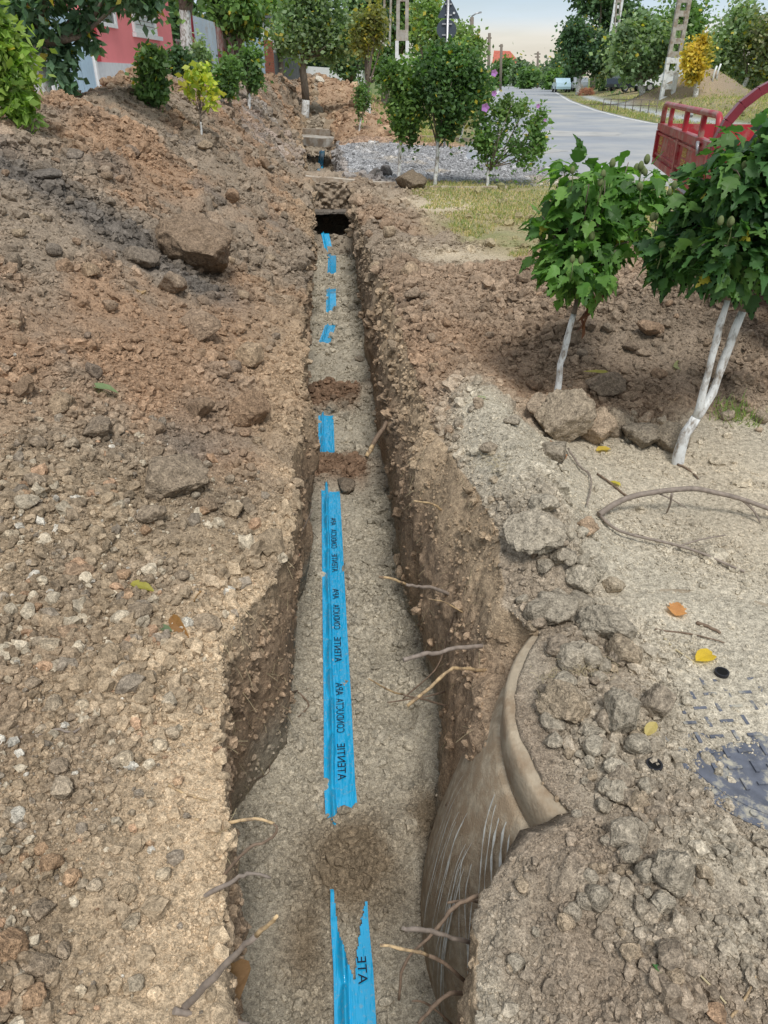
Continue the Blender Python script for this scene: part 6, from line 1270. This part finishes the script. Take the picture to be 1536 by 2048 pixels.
def wheel(xc_, yc_, rad_=.27, wd_=.1):
    nn = 28; q = Matrix.Rotation(math.pi/2, 3, 'X'); mb = MB(); vs_ = []
    pr_ = [(rad_-.07, -wd_/2), (rad_-.02, -wd_/2), (rad_, -wd_/4), (rad_, wd_/4), (rad_-.02, wd_/2), (rad_-.07, wd_/2)]
    for r_, w__ in pr_: vs_ += [(xc_+r_*math.cos(2*math.pi*i/nn), (yc_+w__), rad_+r_*math.sin(2*math.pi*i/nn)) for i in range(nn)]
    m_ = len(pr_); mb.add(vs_, [(j*nn+i, j*nn+(i+1) % nn, ((j+1) % m_)*nn+(i+1) % nn, ((j+1) % m_)*nn+i) for j in range(m_) for i in range(nn)], smooth=True); wh = mb.build('wheel', M['rubber'], tri)
    mb = MB(); mb.prism([(xc_+(rad_-.065)*math.cos(2*math.pi*i/nn), rad_+(rad_-.065)*math.sin(2*math.pi*i/nn)) for i in range(nn)], -yc_-.02, -yc_+.02, mtx=q); mb.build('rim', M['steel'], wh)
wheel(.45, .12*sgn); wheel(.45, (WB-.12)*sgn); wheel(LB+1.15, WB/2*sgn)
for yy in (.25, WB-.25): tb((LB/2+.2, yy, .62), (LB+.5, .06, .08), 'chassis_beam', 'maroon')
tb((.45, WB/2, .27), (.06, WB-.3, .06), 'axle', 'steel')
for yy in (.25, WB-.25): tb((.45, yy, .45), (.05, .05, .32), 'suspension_leg', 'steel')
q = MB(); q.tube([(LB+.15, WB*.18*sgn, .62), (LB+.15, WB*.18*sgn, 1.0)], .02, 8); q.build('seat_post', M['maroon'], tri)
tb((LB+.34, WB/2, .66), (.5, WB*.8, .06), 'footboard', 'maroon'); tb((LB+.28, WB/2, 1.02), (.36, .5, .12), 'seat', 'rubber')
tb((LB+.95, WB/2, .80), (.06, .6, .5), 'front_shield'); q = MB(); q.tube([(LB+1.15, WB/2*sgn, .27), (LB+1.0, WB/2*sgn, .9), (LB+.85, WB/2*sgn, 1.2)], .03, 8); q.tube([(LB+.78, .2*sgn, 1.26), (LB+.85, WB/2*sgn, 1.2), (LB+.78, (WB-.2)*sgn, 1.26)], .016, 8); q.build('handlebar', M['steel'], tri)
q = MB(); q.tube([(LB+1.0, WB/2*sgn, 1.02), (LB+1.1, WB/2*sgn, 1.02)], [.05, .09], 14); q.build('headlight', M['glass'], tri)
# arched red frame behind the driver and a black padded back
arch = [(LB+.28, (WB/2-(WB*.56)*math.cos(t))*sgn, 1.05+.50*math.sin(t)**.75) for t in np.linspace(.0, math.pi, 17)]
q = MB()
for a, b in zip(arch[:-1], arch[1:]): q.bar(a, b, .07, .045)
q.build('roll_arch', M['maroon'], tri); bk = MB(); nn = 18
pts_ = [((WB/2-(WB*.42)*math.cos(t))*sgn, .98+.47*math.sin(t)**.8) for t in np.linspace(0, math.pi, nn)]; bk.add([(LB+.27, y_, z_) for y_, z_ in pts_]+[(LB+.36, y_, z_) for y_, z_ in pts_], [tuple(range(nn)), tuple(range(nn, 2*nn))[::-1]]+[(i, nn+i, nn+(i+1) % nn, (i+1) % nn) for i in range(nn)]); bk.build('seat_back', M['rubber'], tri)
tb((LB+.28, WB/2, 1.03), (.05, WB*1.1, .05), 'cross_bar')
# ------------------------------------------------------------------ grass
def grass(name, pts, hgt_, cols_, seed, per=1):
    r = np.random.default_rng(seed); n = len(pts); P_ = np.array(pts); a = r.random(n)*6.28; w_ = .0022+.0009*P_[:, 1]*.5; hh_ = hgt_*(.5+r.random(n))
    s_ = np.stack([np.cos(a)*w_, np.sin(a)*w_, 0*a], 1); tip = np.stack([r.normal(size=n)*hh_*.45, r.normal(size=n)*hh_*.45, hh_], 1); V_ = np.stack([P_-s_, P_+s_, P_+tip], 1).reshape(-1, 3)
    CL = np.array([cols_[i] for i in r.integers(0, len(cols_), n)])*(.7+.6*r.random((n, 1))); o = put(name, np_mesh(name, V_, np.arange(n*3).reshape(-1, 3), [M['leafc']], cols=np.repeat(CL, 3, 0))); tag(o, kind='stuff'); return o
def pts_on(mask, n, seed):
    r = np.random.default_rng(seed); c = r.choice(np.nonzero(mask)[0], n); ncol = len(kinds); c = c[(c % ncol < ncol-1) & (c < (NR-1)*ncol)]; u = r.random((len(c), 1)); v = r.random((len(c), 1)); return V[c]*(1-u)*(1-v)+V[c+1]*u*(1-v)+V[c+ncol]*(1-u)*v+V[c+ncol+1]*u*v
n1g = fbm(P*1.4, 2, 333)
gm_ = (k == 4) & (Yv > 6.9) & (Yv < 13.3) & (x > 1.2+.3*n1g) & (x < 6) & (n1g+.25*sm(8, 12, Yv) > -.05)
grass('grass', pts_on(gm_, 26000, 1), .035, c3((.34, .30, .14), (.20, .24, .08), (.13, .19, .05), (.42, .36, .19)), 1)
vg_ = (k == 4) & (Yv > 17) & (Yv < 75) & (right_of_road(x, Yv) > .1) & ((right_of_road(x, Yv) < 1.5) | (right_of_road(x, Yv) > 2.9)) & (right_of_road(x, Yv) < 14) & (n1g > -.2)
grass('grass', pts_on(vg_, 16000, 2), .10, c3((.24, .27, .09), (.15, .21, .06), (.38, .33, .16)), 2)
lv_ = (k == 4) & (Yv > 16) & (Yv < 60) & ~road_w & ~gravel_m & (right_of_road(x, Yv) < -4) & (x-lerp(Yv, LR) > 2)
if lv_.sum() > 100: grass('grass', pts_on(lv_, 8000, 3), .09, c3((.22, .27, .08), (.13, .20, .05), (.34, .31, .14)), 3)
for px, py, nn, hh_, lab in ((1470, 830, 160, .05, 'small tuft of green grass on the mound by the forked trunk'),):
    p = hit(px, py)[0]; pts_ = [(p.x+random.gauss(0, .05), p.y+random.gauss(0, .06), 0) for _ in range(nn)]; pts_ = [(a, b, down(a, b)) for a, b, _ in pts_]; o = grass('grass_tuft', pts_, hh_, c3((.16, .26, .07), (.24, .30, .10)), 7); tag(o, lab, 'grass tuft')
for px, py, nn in ((1180, 1335, 130), (1120, 1370, 60), (1000, 930, 50)):       # dry roots matted on the clods
    mb = MB(); p = hit(px, py)[0]
    for _ in range(nn):
        a = p+Vector((random.gauss(0, .035), random.gauss(0, .03), random.uniform(.0, .02))); d_ = Vector((random.gauss(0, 1), random.gauss(0, 1), random.gauss(0, .3))).normalized()*random.uniform(.015, .04); mb.tube([a, a+d_*.5+Vector((0, 0, .006)), a+d_], .0007, 3, cap=False)
    tag(mb.build('dry_roots', M['straw']), kind='stuff')
mb = MB()
for _ in range(260):                                  # hair roots on both trench walls
    s_ = random.choice((-1, 1)); yy = random.uniform(1.0, 5.5); px_ = random.choice([(random.uniform(440, 600), random.uniform(1000, 1750)), (random.uniform(800, 960), random.uniform(900, 1500))]); a = hit(*px_)[0]+Vector((0, 0, .004)); t_ = Vector((random.gauss(0, .3), random.gauss(0, .6), -random.random())).normalized()*random.uniform(.02, .08)
    off = Vector((-.008 if a.x > 0 else .008, 0, 0)); mb.tube([a, a+t_*.5+off, a+t_+off*1.6], .0007, 3, cap=False)
tag(mb.build('hair_roots', M['straw']), kind='stuff')
